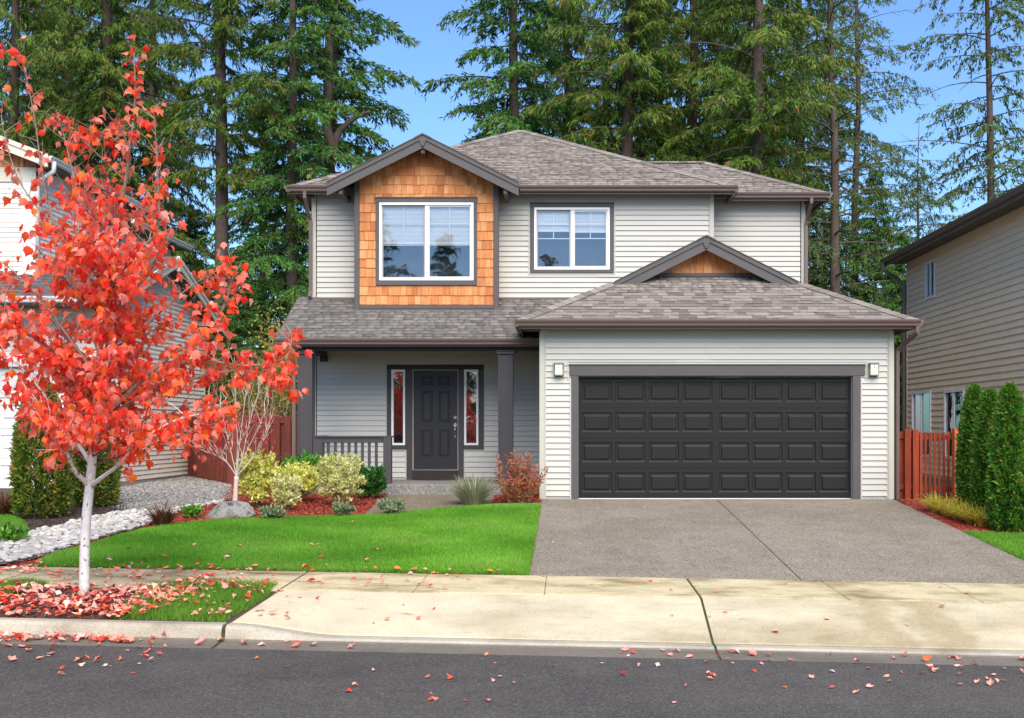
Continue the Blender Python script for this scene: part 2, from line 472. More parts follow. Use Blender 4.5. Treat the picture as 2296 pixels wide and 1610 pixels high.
def sheet(name, poly, m, dz, parent=None, zf=None, step=1.0):
    """a surface over the plan polygon that follows the terrain, dz above it"""
    zf = zf or G
    from mathutils.geometry import tessellate_polygon
    bm = bmesh.new()
    vs = [bm.verts.new((p[0], p[1], 0)) for p in poly]
    for t in tessellate_polygon([[Vector((p[0], p[1], 0)) for p in poly]]):
        try: bm.faces.new([vs[i] for i in t])
        except ValueError: pass
    xs = [p[0] for p in poly]; ys = [p[1] for p in poly]
    cuts = [((0, q, 0), (0, 1, 0)) for q in _BY if min(ys) < q < max(ys)]
    x = math.ceil(min(xs) / step) * step
    while x < max(xs): cuts.append(((x, 0, 0), (1, 0, 0))); x += step
    y = math.ceil(min(ys) / step) * step
    while y < max(ys): cuts.append(((0, y, 0), (0, 1, 0))); y += step
    for co, no in cuts:
        bmesh.ops.bisect_plane(bm, geom=bm.verts[:] + bm.edges[:] + bm.faces[:], plane_co=co, plane_no=no, dist=1e-5)
    off = woff(parent)
    for v in bm.verts:
        v.co.z = float(zf(v.co.x, v.co.y)) + dz - off.z
        v.co.x -= off.x; v.co.y -= off.y
    bmesh.ops.recalc_face_normals(bm, faces=bm.faces)
    for f in bm.faces:
        if f.normal.z < 0: f.normal_flip()
    me = bpy.data.meshes.new(name); bm.to_mesh(me); bm.free()
    me.materials.append(MAT[m])
    return link(name, me, parent)

# ================================================================== THE SETTING
def ground_mesh():
    xs = np.array([-300, -120, -50, -20, -14, -9, -6, -3, 0, 3, 6, 10, 20, 50, 120, 300.])
    ys = np.array([-300, -60, -14, 10.4, 11.2, 12.24, 13.65, 17, 21.4, 22.6, 26, 35, 60, 120, 400.])
    V = []
    for y in ys:
        for x in xs:
            V.append((x, y, float(G(x, y)) - (.06 if y > 13 else .22) if y > 12 else -1.05))
    n = len(xs); Fc = []
    for j in range(len(ys) - 1):
        for i in range(n - 1):
            Fc.append((j * n + i, j * n + i + 1, (j + 1) * n + i + 1, (j + 1) * n + i))
    return np_mesh('ground', V, Fc, 'soil')
struct(ground_mesh())

def zroad(x, y):
    return -.75 - .022 * np.clip(x, -14, 10) + .012 * (10.57 - y)
struct(sheet('road', [(-60, -8), (60, -8), (60, 10.58), (-60, 10.58)], 'asphalt', 0, zf=zroad, step=4))

# kerb and gutter: one profile swept along the street, with the dropped kerb before the driveway
def hk(x):
    t = np.clip((x + 3.08) / 1.0, 0, 1); t = t * t * (3 - 2 * t)
    return .128 * (1 - t) + .028 * t
kerb = empty_struct('kerb')
def kerb_segment(x0, x1):
    n = max(2, int((x1 - x0) / .12) + 1); prof_n = 6
    V = []
    for x in np.linspace(x0, x1, n):
        zg = -.742 - .022 * np.clip(x, -14, 10); h = float(hk(x)); b = min(.03, h * .45)
        for y, z in ((11.15, zg - .2), (11.15, zg + h), (10.99 + b, zg + h + .002), (10.985 + b * .35, zg + h - b * .3), (10.975, zg + h - b), (10.95, zg + .012), (10.925, zg), (10.57, zg - .014), (10.57, zg - .15)):
            V.append((x, y, z))
    k = 9; Fc = []
    for i in range(n - 1):
        for q in range(k - 1):
            Fc.append((i * k + q, (i + 1) * k + q, (i + 1) * k + q + 1, i * k + q + 1))
    mb = MB(); mb.v = V; mb.f = Fc
    mb.f.append(tuple(range(k))); mb.f.append(tuple((n - 1) * k + q for q in range(k)))
    # gutter pan is its own slab in front of the stone
    return mb
for a, b in ((-14, -9.2), (-9.19, -6.2), (-6.19, -3.13), (-3.095, 1.36), (1.385, 5.6), (5.61, 12)):
    o = kerb_segment(a, b).build('kerb_segment', 'kerb_concrete', kerb)
    me = o.data; me.materials.append(MAT['gutter_pan'])
    for p in me.polygons:
        if p.center.y < 10.94 and p.normal.z > .5: p.material_index = 1
for x, wd in ((-3.1125, .03), (1.3725, .022)):
    zg = -.742 - .022 * x; h = float(hk(x))
    MB().prism([(x - wd / 2, 11.15, zg - .1), (x - wd / 2, 11.15, zg + h - .012), (x - wd / 2, 11.0, zg + h - .012), (x - wd / 2, 10.965, zg + h - .04), (x - wd / 2, 10.94, zg + .004), (x - wd / 2, 10.60, zg - .012), (x - wd / 2, 10.60, zg - .1)], (wd, 0, 0)).build('moss_joint', 'moss', kerb)

# sidewalk: a mossy bed with slabs on it
def slab(name, quad, m, parent, zf, th=.09, n=6, gap=.004):
    """four plan corners, subdivided, with rounded edges and sides"""
    (x0, y0), (x1, y1), (x2, y2), (x3, y3) = quad
    V = []; Fc = []
    us = [0, .012] + list(np.linspace(.06, .94, n)) + [.988, 1]
    k = len(us)
    def pt(u, v): return ((x0 * (1 - u) + x1 * u) * (1 - v) + (x3 * (1 - u) + x2 * u) * v, (y0 * (1 - u) + y1 * u) * (1 - v) + (y3 * (1 - u) + y2 * u) * v)
    for v in us:
        for u in us:
            x, y = pt(u, v)
            e = .007 if u in (0, 1) or v in (0, 1) else 0
            V.append((x, y, float(zf(x, y)) - e))
    for j in range(k - 1):
        for i in range(k - 1):
            Fc.append((j * k + i, j * k + i + 1, (j + 1) * k + i + 1, (j + 1) * k + i))
    ring = [i for i in range(k)] + [j * k + k - 1 for j in range(1, k)] + [(k - 1) * k + i for i in range(k - 2, -1, -1)] + [j * k for j in range(k - 2, 0, -1)]
    b = len(V)
    V += [(V[i][0], V[i][1], V[i][2] - th) for i in ring]
    r = len(ring)
    for i in range(r):
        Fc.append((ring[i], b + i, b + (i + 1) % r, ring[(i + 1) % r]))
    mb = MB(); mb.v = V; mb.f = Fc
    return mb.build(name, m, parent)
def zwalk(x, y): return G(x, y) + .012
walkbed = struct(sheet('sidewalk', [(-14, 12.25), (9, 12.25), (9, 13.64), (-14, 13.64)], 'dark_joint', -.012))
xs = [-13.2, -11.7, -10.25, -8.8, -7.35, -5.9, -4.32, -2.917, -1.552, -.212, 1.38, 2.897, 4.26, 5.7, 7.2, 8.9]
mossy = {-5.9: .02, -2.917: .02, 1.38: .024}
for a, b in zip(xs[:-1], xs[1:]):
    ga = mossy.get(a, .006) / 2; gb = mossy.get(b, .006) / 2
    slab('slab', [(a + ga, 12.262), (b - gb, 12.262), (b - gb, 13.64), (a + ga, 13.64)], 'sidewalk', walkbed, zwalk)
for x, wd in mossy.items():
    sheet('moss_joint', [(x - wd / 2, 12.26), (x + wd / 2, 12.26), (x + wd / 2, 13.64), (x - wd / 2, 13.64)], 'moss', .004, walkbed)
sheet('moss_joint', [(-2.9, 12.240), (4, 12.240), (4, 12.262), (-2.9, 12.262)], 'moss', .0, walkbed)

# driveway apron between sidewalk and street
def zapron(x, y):
    t = np.clip((y - 11.155) / (12.24 - 11.155), 0, 1)
    low = -.742 - .022 * x + hk(x) + .004
    hi = float(G(x, 12.24)) + .010
    return low * (1 - t) + hi * t
apron = empty_struct('driveway_apron')
slab('apron_slab', [(-3.09, 11.172), (1.36, 11.172), (1.37, 12.24), (-2.90, 12.24)], 'apron', apron, zapron, n=22)
slab('apron_slab', [(1.385, 11.172), (5.6, 11.172), (5.6, 12.24), (1.395, 12.24)], 'apron', apron, zapron, n=16)
slab('apron_slab', [(5.61, 11.172), (9, 11.172), (9, 12.24), (5.61, 12.24)], 'apron', apron, zapron, n=8)
for xa, xb in ((-2.9, 1.36), (1.39, 5.6)):
    mb = MB(); q = np.linspace(xa, xb, 30)
    for u, v in zip(q[:-1], q[1:]): mb.poly([(u, 11.151, zapron(u, 11.16) - .010), (v, 11.151, zapron(v, 11.16) - .010), (v, 11.173, zapron(v, 11.172) - .010), (u, 11.173, zapron(u, 11.172) - .010)])
    mb.build('moss_joint', 'moss', apron)
MB().poly([(1.355, 11.16, zapron(1.37, 11.16) - .013), (1.395, 11.16, zapron(1.37, 11.16) - .013), (1.40, 12.24, zapron(1.38, 12.24) - .013), (1.36, 12.24, zapron(1.38, 12.24) - .013)]).build('moss_joint', 'moss', apron)

# driveway
drive = empty_struct('driveway')
def zdrive(x, y): return G(x, y) + .006
slab('driveway_slab', [(-.41, 13.648), (2.684, 13.648), (2.684, 21.43), (-.42, 21.43)], 'driveway', drive, zdrive, n=10)
slab('driveway_slab', [(2.698, 13.648), (5.83, 13.648), (5.83, 21.43), (2.698, 21.43)], 'driveway', drive, zdrive, n=10)
sheet('joint_strip', [(2.68, 13.65), (2.70, 13.65), (2.70, 21.4), (2.68, 21.4)], 'dark_joint', -.012, drive)
# front walk up to the porch
wl = [W(*p) for p in ((873, 1105), (800, 1166), (1212, 1150))]
front_walk = [(-.425, 20.0), (-.425, 21.5), (-.95, 22.18), wl[0], wl[1], (-3.0, 18.6)]
struct(sheet('front_walk', front_walk, 'walk', .0))

# beds, lawn and stones as plan outlines read off the photograph
def outline(pts, n=5): return [tuple(p) for p in smooth_line([Vector((*W(*q), 0)).to_2d() for q in pts], n)]
lawn_edge = outline([(78, 1271), (110, 1249), (200, 1224), (300, 1195), (400, 1178), (480, 1170), (600, 1164), (750, 1160), (850, 1157), (930, 1149), (1030, 1140), (1120, 1135), (1213, 1133)])
lawn_poly = lawn_edge + [(-.43, 13.66), (-3, 13.66), (-5.5, 13.66)]
lawn = struct(sheet('lawn', lawn_poly, 'lawn_soil', .018))
bed_poly = lawn_edge[:-8] + [wl[1], wl[0], (-3.6, 22.2), (-5.5, 22.6), (-5.5, 25.5), (-7.0, 25.5)] + outline([(500, 1118), (440, 1136), (380, 1160), (330, 1181), (250, 1203), (170, 1226), (90, 1252), (20, 1267)])
# the strip left of the lawn tip
bed_poly += [(W(0, 1272)[0], 13.66), (lawn_edge[0][0], 13.66)]
mulch_bed = struct(sheet('mulch_bed', bed_poly, 'mulch_bed', .0))
pocket = [W(*p) for p in ((1105, 1128), (1110, 1112), (1212, 1106), (1213, 1127))]
struct(sheet('planting_pocket', pocket, 'mulch_bed', .012))
stone_poly = outline([(-60, 1220), (0, 1205), (90, 1190), (170, 1172), (230, 1158), (290, 1148), (345, 1150), (352, 1164)]) + outline([(330, 1178), (250, 1200), (170, 1223), (90, 1249), (20, 1264), (-60, 1270)])
thin_stone = outline([(330, 1150), (400, 1142), (470, 1128), (500, 1124)]) + outline([(498, 1130), (440, 1141), (385, 1155), (345, 1164)])
struct(sheet('stone_bed', stone_poly, 'gravel_base', .006))
gravel_poly = [W(*p) for p in ((215, 1130), (240, 1098), (420, 1068), (520, 1088), (520, 1118), (470, 1130), (400, 1145), (350, 1158), (300, 1150), (270, 1142))]
struct(sheet('gravel_yard', gravel_poly, 'gravel_base', .004))
dark_poly = [W(*p) for p in ((-60, 1205), (-60, 1120), (20, 1118), (130, 1110), (270, 1125), (300, 1148), (230, 1160), (160, 1178), (60, 1200))]
struct(sheet('bark_bed', dark_poly, 'soil', .002))
left_lawn = outline([(-60, 1152), (0, 1156), (40, 1168), (62, 1185), (40, 1202), (0, 1216), (-60, 1226)])
struct(sheet('side_lawn', left_lawn, 'lawn_soil', .02))
strip_poly = [(-14, 11.155), (-3.10, 11.155), (-2.92, 12.235), (-14, 12.235)]
struct(sheet('planting_strip', strip_poly, 'soil', -.004))
strip_grass = [W(*p) for p in ((245, 1388), (300, 1350), (345, 1318), (420, 1308), (520, 1310), (622, 1313), (600, 1338), (560, 1362), (500, 1396), (380, 1390))]
strip_grass2 = [W(*p) for p in ((-40, 1318), (60, 1308), (110, 1314), (40, 1330), (-40, 1345))]
right_lawn = [(5.833, 13.66), (9.5, 13.66), (9.5, 17.0), (6.9, 17.3), (5.833, 17.5)]
struct(sheet('verge_lawn', right_lawn, 'lawn_soil', .015))
right_bed = [(5.833, 17.5), (6.9, 17.3), (9.5, 17.0), (9.5, 21.4), (5.95, 21.4), (5.833, 20.5)]
struct(sheet('side_bed', right_bed, 'mulch_bed', .0))

# ---- grass blades
def blades(name, poly, n, m, hmin, hmax, wd, dz, zf=G, lean=.5):
    p = rand_in(poly, n)
    base = np.column_stack([p, zf(p[:, 0], p[:, 1]) + dz])
    h = rng.uniform(hmin, hmax, n)
    th = rng.uniform(0, 2 * pi, n)
    le = rng.uniform(.05, lean, n) * h
    ph = rng.uniform(0, 2 * pi, n)
    tip = base + np.column_stack([np.cos(ph) * le, np.sin(ph) * le, h])
    s = np.column_stack([np.cos(th), np.sin(th), np.zeros(n)]) * wd / 2
    V = np.stack([base - s, base + s, tip], 1).reshape(-1, 3)
    patch = .5 + .5 * np.sin(p[:, 0] * 1.7 + 1.3 * np.sin(p[:, 1] * 1.1)) * np.sin(p[:, 1] * 2.1 + p[:, 0] * .6)
    r = np.clip(.15 + .45 * patch + rng.normal(0, .2, n), 0, 1)
    o = np_mesh(name, V, np.arange(3 * n).reshape(n, 3), m, None, np.repeat(r, 3))
    return tag(o, kind='stuff')
blades('lawn_grass', lawn_poly, 230000, 'grass_blade', .022, .050, .009, .016)
blades('side_grass', left_lawn, 14000, 'grass_dry', .03, .07, .01, .018)
blades('verge_grass', right_lawn, 40000, 'grass_dry', .03, .06, .010, .012)
blades('strip_grass', strip_grass, 10500, 'grass_dry', .04, .10, .008, -.004, lean=.9)
blades('strip_grass', strip_grass2, 3000, 'grass_dry', .04, .10, .008, -.004, lean=.9)
# ragged rim of the lawn along the sidewalk
blades('lawn_edge_grass', [(-6.1, 13.645), (-.42, 13.645), (-.42, 13.70), (-6.1, 13.70)], 5200, 'grass_dry', .03, .06, .008, .004, lean=1.1)
blades('verge_edge_grass', [(5.80, 13.66), (5.87, 13.66), (5.87, 17.6), (5.80, 17.6)], 2600, 'grass_dry', .02, .05, .008, .006, lean=1.1)
blades('lawn_edge_grass', [(-.46, 13.66), (-.405, 13.66), (-.405, 20.3), (-.46, 20.3)], 3000, 'grass_dry', .02, .05, .008, .006, lean=1.1)

# ---- loose cover
def chips(name, poly, n, m, L, dz, zf=G):
    p = rand_in(poly, n)
    base = np.column_stack([p, zf(p[:, 0], p[:, 1]) + dz + rng.uniform(0, .018, n)])
    d = unit(np.column_stack([rng.normal(size=(n, 2)), rng.normal(0, .25, n)]))
    sd_ = unit(np.cross(d, unit(np.column_stack([rng.normal(0, .35, (n, 2)), np.ones(n)]))))
    V, Fc = kites(base, d, sd_, rng.uniform(L * .5, L * 1.4, n), rng.uniform(L * .2, L * .4, n), .5)
    return tag(np_mesh(name, V, Fc, m, None, np.repeat(rng.uniform(0, 1, n), 4)), kind='stuff')
chips('mulch', bed_poly, 26000, 'mulch_chip', .05, .003)
chips('mulch', pocket, 1500, 'mulch_chip', .05, .015)
chips('mulch', right_bed, 9000, 'mulch_chip', .05, .003)
chips('bark_mulch', dark_poly, 9000, 'bark_chip', .05, .004)
tree_ring = [(-4.76 + .85 * cos(t), 11.85 + .42 * sin(t)) for t in np.linspace(0, 2 * pi, 24)]
tree_ring = [(x, min(max(y, 11.2), 12.2)) for x, y in tree_ring]
chips('mulch', [(-9, 11.17), (-4.0, 11.17), (-3.9, 12.2), (-9, 12.2)], 7000, 'mulch_chip', .035, -.003)

def stone_template(seed, sub=2):
    bm = bmesh.new(); bmesh.ops.create_icosphere(bm, subdivisions=sub, radius=1)
    r = np.random.default_rng(seed)
    a = r.normal(size=3) * .3
    for v in bm.verts:
        q = np.array(v.co); k = 1 + .18 * sin(3 * q[0] + a[0] * 9) * sin(2.5 * q[1] + a[1] * 9) + .08 * sin(5 * q[2] + a[2] * 7)
        v.co = Vector(q * k)
    V = np.array([v.co[:] for v in bm.verts]); Fc = np.array([[v.index for v in f.verts] for f in bm.faces]); bm.free()
    return V, Fc
def stone_mats(p, z, smin, smax, flat=.6):
    n = len(p)
    s = rng.uniform(smin, smax, n)
    M4 = np.zeros((n, 4, 4)); M4[:, 3, 3] = 1
    th = rng.uniform(0, 2 * pi, n); ax = rng.uniform(.7, 1.35, n); fl = rng.uniform(flat * .8, flat * 1.2, n)
    ti = rng.normal(0, .25, n)
    c, sn = np.cos(th), np.sin(th)
    M4[:, 0, 0] = c * ax * s; M4[:, 0, 1] = -sn * s; M4[:, 1, 0] = sn * ax * s; M4[:, 1, 1] = c * s
    M4[:, 2, 2] = fl * s; M4[:, 2, 0] = ti * s * .5
    M4[:, 0, 3] = p[:, 0]; M4[:, 1, 3] = p[:, 1]; M4[:, 2, 3] = z + s * fl * .5
    return M4
ST = [stone_template(i) for i in range(4)]
def stone_mass(name, p, dz, smin, smax, m, tv, tf, parent=None, layer=0):
    M4 = stone_mats(p, G(p[:, 0], p[:, 1]) + dz + rng.uniform(0, layer, len(p)), smin, smax)
    V, Fc = template_scatter(tv, tf, M4)
    return tag(np_mesh(name, V, Fc, m, parent, np.repeat(rng.uniform(0, 1, len(p)), len(tv)), smooth=True), kind='stuff')
OCT = stone_template(9, 1)
def jitter_in(poly, st):
    poly = np.asarray(poly); lo = poly.min(0); hi = poly.max(0)
    gx, gy = np.meshgrid(np.arange(lo[0], hi[0], st), np.arange(lo[1], hi[1], st))
    q = np.column_stack([gx.ravel(), gy.ravel()]) + rng.uniform(-.42, .42, (gx.size, 2)) * st
    return q[in_poly(poly, q)]
pg = rand_in(gravel_poly, 9000)
stone_mass('gravel', pg, .002, .012, .026, 'gravel', *OCT)
ps = jitter_in(stone_poly, .088); pt_ = jitter_in(thin_stone, .088)
vis = ps[:, 0] / ps[:, 1] * F + CX > 4
order = np.argsort(np.where(vis, ps[:, 1], 99))
near = ps[order[:290]]; rest = np.vstack([ps[order[290:]], pt_])
stone_mass('river_stones', rest, .004, .026, .055, 'river_stone_mass', *ST[0], layer=.015)
ST_ME = []
for tv, tf in ST:
    me = bpy.data.meshes.new('river_stone'); me.from_pydata(tv.tolist(), [], tf.tolist())
    me.polygons.foreach_set('use_smooth', [True] * len(me.polygons)); me.materials.append(MAT['river_stone']); ST_ME.append(me)
M4 = stone_mats(near, G(near[:, 0], near[:, 1]) + .006 + rng.uniform(0, .02, len(near)), .034, .062)
for i, mm in enumerate(M4):
    o = link('river_stone', ST_ME[i % 4]); o.matrix_world = Matrix(mm.tolist())
    tag(o, 'small rounded pale river stone in the stone bed between lawn and bark bed', 'stone', 'pale river stones in the dry stream bed')

# ================================================================== BUILDING HELPERS
def rect_minus(x0, x1, z0, z1, holes):
    xs = sorted({x0, x1} | {min(max(h[i], x0), x1) for h in holes for i in (0, 1)})
    out = []
    for a, b in zip(xs[:-1], xs[1:]):
        m_ = (a + b) / 2
        hz = sorted((max(h[2], z0), min(h[3], z1)) for h in holes if h[0] < m_ < h[1])
        z = z0
        for c, d in hz:
            if c > z: out.append((a, b, z, c))
            z = max(z, d)
        if z < z1: out.append((a, b, z, z1))
    return out
def frame_axes(p0, ux):
    ux = Vector((ux[0], ux[1], 0)).normalized()
    n = Vector((ux.y, -ux.x, 0))
    return Vector((p0[0], p0[1], 0)), ux, n
def wall_back(parent, p0, ux, L, z0, z1, m, holes=(), th=.12, name='wall'):
    o, u, n = frame_axes(p0, ux)
    mb = MB()
    for a, b, c, d in rect_minus(0, L, z0, z1, holes):
        q = [o + u * a + Vector((0, 0, c)), o + u * b + Vector((0, 0, c)), o + u * b + Vector((0, 0, d)), o + u * a + Vector((0, 0, d))]
        mb.prism([p - n * .0 for p in q], -n * th)
    return mb.build(name, m, parent)
BOARD = {}
def board_mesh(exp, m):
    if (exp, m) in BOARD: return BOARD[(exp, m)]
    pr = [(-.001, exp + .012), (-.003, exp), (-.025, .004), (-.025, 0), (-.022, -.002), (0, .006)]
    V = [(x, y, z) for x in (0, 1) for y, z in pr]; k = len(pr)
    Fc = [(i, i + 1, k + i + 1, k + i) for i in range(k - 1)] + [tuple(range(k)), tuple(range(2 * k - 1, k - 1, -1))]
    me = bpy.data.meshes.new('siding_board'); me.from_pydata(V, [], Fc); me.materials.append(MAT[m])
    bm = bmesh.new(); bm.from_mesh(me); bmesh.ops.recalc_face_normals(bm, faces=bm.faces); bm.to_mesh(me); bm.free()
    BOARD[(exp, m)] = me
    return me
def siding(parent, p0, ux, L, z0, z1, exp, m, cuts=(), top=None, split=3.7):
    """lap boards one by one, each a child of the wall"""
    o, u, n = frame_axes(p0, ux)
    rot = math.atan2(u.y, u.x); off = woff(parent); me = board_mesh(exp, m)
    k = int((z1 - z0) / exp + .5)
    for i in range(k):
        z = z0 + i * exp
        a, b = 0.0, L
        if top:
            us = [q for q in np.linspace(0, L, 200) if top(q) > z + exp * .35]
            if not us: continue
            a, b = us[0], us[-1]
        segs = [(a, b)]
        for c0, c1, ca, cb in cuts:
            if min(cb, z + exp) - max(ca, z) < exp * .45: continue
            ns = []
            for s0, s1 in segs:
                if c0 > s0: ns.append((s0, min(s1, c0)))
                if c1 < s1: ns.append((max(s0, c1), s1))
            segs = [q for q in ns if q[1] - q[0] > .02]
        for s0, s1 in segs:
            cutp = [s0]; x = s0 + random.uniform(.5, 1) * split
            while x < s1 - .4: cutp.append(x); x += split
            cutp.append(s1)
            for j, (c, d) in enumerate(zip(cutp[:-1], cutp[1:])):
                ob = link('siding_board', me, parent)
                ob.location = o + u * c + n * (.0035 * (j % 2)) + Vector((0, 0, z)) - off
                ob.rotation_euler = (0, 0, rot); ob.scale = (d - c - .0015, 1, 1)
def extrude_prof(prof, p0, p1, n, name, m, parent):
    """profile of (outward, z) pairs swept from p0 to p1"""
    p0 = Vector(p0); p1 = Vector(p1); n = Vector(n)
    return MB().prism([p0 + n * a + Vector((0, 0, b)) for a, b in prof], p1 - p0).build(name, m, parent)
GUT = [(0, 0), (0, -.125), (.055, -.125), (.075, -.105), (.078, -.075), (.105, -.04), (.112, -.012), (.112, 0), (.100, 0), (.100, -.01), (.012, -.01), (.012, 0)]
def gutter(parent, p0, p1, n, m='gutter_brown', name='gutter'):
    return extrude_prof(GUT, p0, p1, n, name, m, parent)
def plate(x0, x1, y0, y1, z0, z1, name, m, parent, bevel=.004):
    return MB().box(x0, x1, y0, y1, z0, z1).build(name, m, parent, bevel=bevel)
def side_plate(a0, a1, depth0, depth1, z0, z1, p0, ux, name, m, parent, bevel=.003):
    o, u, n = frame_axes(p0, ux)
    q = [o + u * a + n * d + Vector((0, 0, z)) for a, d, z in ((a0, depth0, z0), (a1, depth0, z0), (a1, depth0, z1), (a0, depth0, z1))]
    return MB().prism(q, n * (depth1 - depth0)).build(name, m, parent, bevel=bevel)
def raised_panel(mb, x0, x1, z0, z1, y, r, rings):
    """nested rectangles (inset, depth back) facing -y"""
    prev = None
    for ins, d in rings:
        q = [(x0 + ins, y + d, z0 + ins), (x1 - ins, y + d, z0 + ins), (x1 - ins, y + d, z1 - ins), (x0 + ins, y + d, z1 - ins)]
        if prev:
            for i in range(4):
                j = (i + 1) % 4
                mb.poly([prev[i], prev[j], q[j], q[i]])
        prev = q
    mb.poly(prev)
    return mb

def pressed_panel(mb, x0, x1, z0, z1, y):
    """pressed steel panel: (side, bottom, top insets, depth) rings"""
    prev = None
    for s, lo, hi, d in ((0, 0, 0, 0), (.008, .030, .006, .020), (.046, .058, .040, .020), (.056, .064, .078, -.006)):
        q = [(x0 + s, y + d, z0 + lo), (x1 - s, y + d, z0 + lo), (x1 - s, y + d, z1 - hi), (x0 + s, y + d, z1 - hi)]
        if prev:
            for i in range(4):
                j = (i + 1) % 4
                mb.poly([prev[i], prev[j], q[j], q[i]])
        prev = q
    mb.poly(prev)

# ---- roofs
TAB_V = np.array([(0, 0, 0), (1, 0, 0), (1, 0, 1), (0, 0, 1), (0, 1, .15), (1, 1, .15), (0, 1, 0), (1, 1, 0)], float)
TAB_F = np.array([(0, 1, 2, 3), (3, 2, 5, 4), (0, 3, 4, 6), (1, 7, 5, 2)])
TAB_ME = {}
def tab_mesh(m):
    if m not in TAB_ME:
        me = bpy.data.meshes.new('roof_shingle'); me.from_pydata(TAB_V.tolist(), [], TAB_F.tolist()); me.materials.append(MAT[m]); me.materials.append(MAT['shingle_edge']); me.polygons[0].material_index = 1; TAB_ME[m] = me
    return TAB_ME[m]
def shingle_face(parent, poly, up, m, expo=.143, keep=None, single=0, lift=.004):
    """courses of tabs on a plane polygon whose first edge is the eave; the 'single' lowest are objects"""
    p = [Vector(q) for q in poly]
    o = p[0]; u = (p[1] - p[0]).normalized(); nrm = u.cross(Vector(up)).normalized()
    if nrm.z < 0: nrm = -nrm
    v = nrm.cross(u).normalized()
    if v.z < 0: v = -v
    uv = [((q - o).dot(u), (q - o).dot(v)) for q in p]
    vmax = max(b for a, b in uv)
    tabs = []
    r = int(vmax / expo)
    for i in range(r + 1):
        vv = i * expo - .02; mid = min(max(vv + expo * .5, .001), vmax - .001)
        hits = []
        for (a0, b0), (a1, b1) in zip(uv, uv[1:] + uv[:1]):
            if (b0 > mid) != (b1 > mid): hits.append(a0 + (mid - b0) / (b1 - b0) * (a1 - a0))
        if len(hits) < 2: continue
        lo, hi = min(hits), max(hits)
        x = lo - random.uniform(0, .12)
        while x < hi - .02:
            wd = random.choice((.11, .14, .17, .21, .25, .30)) * random.uniform(.9, 1.1)
            a, b = max(x, lo), min(x + wd, hi); x += wd
            if b - a < .03: continue
            c = o + u * ((a + b) / 2) + v * (vv + expo / 2)
            if keep and not keep(c): continue
            tabs.append((a, b, vv, random.choice((.007, .007, .013))))
    off = woff(parent)
    L = expo + .03
    for a, b, vv, t in tabs[:single]:
        M4 = Matrix((( *(u * (b - a - .003)), 0), (*(v * L), 0), (*(nrm * t), 0), (0, 0, 0, 1))).transposed()
        M4.translation = o + u * a + v * vv + nrm * lift - off
        ob = link('roof_shingle', tab_mesh(m), parent); ob.matrix_local = M4
    rest = tabs[single:]
    if rest:
        mats = np.zeros((len(rest), 4, 4)); mats[:, 3, 3] = 1
        for i, (a, b, vv, t) in enumerate(rest):
            mats[i, :3, 0] = u * (b - a - .003); mats[i, :3, 1] = v * L; mats[i, :3, 2] = nrm * t
            mats[i, :3, 3] = o + u * a + v * vv + nrm * lift
        V, Fc = template_scatter(TAB_V, TAB_F, mats)
        fo = np_mesh('shingle_field', V, Fc, m + '_mass', parent, np.repeat(rng.uniform(0, 1, len(rest)), 8), kind='stuff')
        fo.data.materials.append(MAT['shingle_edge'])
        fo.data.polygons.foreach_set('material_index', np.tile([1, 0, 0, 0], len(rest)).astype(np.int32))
def roof_plane(mb, poly, th=.07):
    p = [Vector(q) for q in poly]
    n = (p[1] - p[0]).cross(p[2] - p[0]).normalized()
    if n.z < 0: n = -n
    mb.prism(p, -n * th)
    return mb
def ridge_caps(parent, a, b, m, step=.19, wd=.13):
    """bent cap shingles overlapping along a hip or ridge from a (low) to b"""
    a = Vector(a); b = Vector(b); t = (b - a).normalized(); L = (b - a).length
    s = t.cross(Vector((0, 0, 1))).normalized(); up = s.cross(t).normalized()
    k = int(L / step)
    off = woff(parent)
    key = ('cap', m)
    if key not in TAB_ME:
        V = [(-1, 0, -.35), (0, 0, .12), (1, 0, -.35), (-1, 1, -.42), (0, 1, .03), (1, 1, -.42), (-1, 0, -.47), (0, 0, 0), (1, 0, -.47)]
        Fc = [(0, 1, 4, 3), (1, 2, 5, 4), (6, 7, 1, 0), (7, 8, 2, 1)]
        me = bpy.data.meshes.new('ridge_cap'); me.from_pydata(V, [], Fc); me.materials.append(MAT[m]); TAB_ME[key] = me
    for i in range(k):
        M4 = Matrix(((*(s * wd), 0), (*(t * step * 1.25), 0), (*(up * wd), 0), (0, 0, 0, 1))).transposed()
        M4.translation = a + t * (i * step) + up * .03 - off
        ob = link('ridge_cap', TAB_ME[key], parent); ob.matrix_local = M4

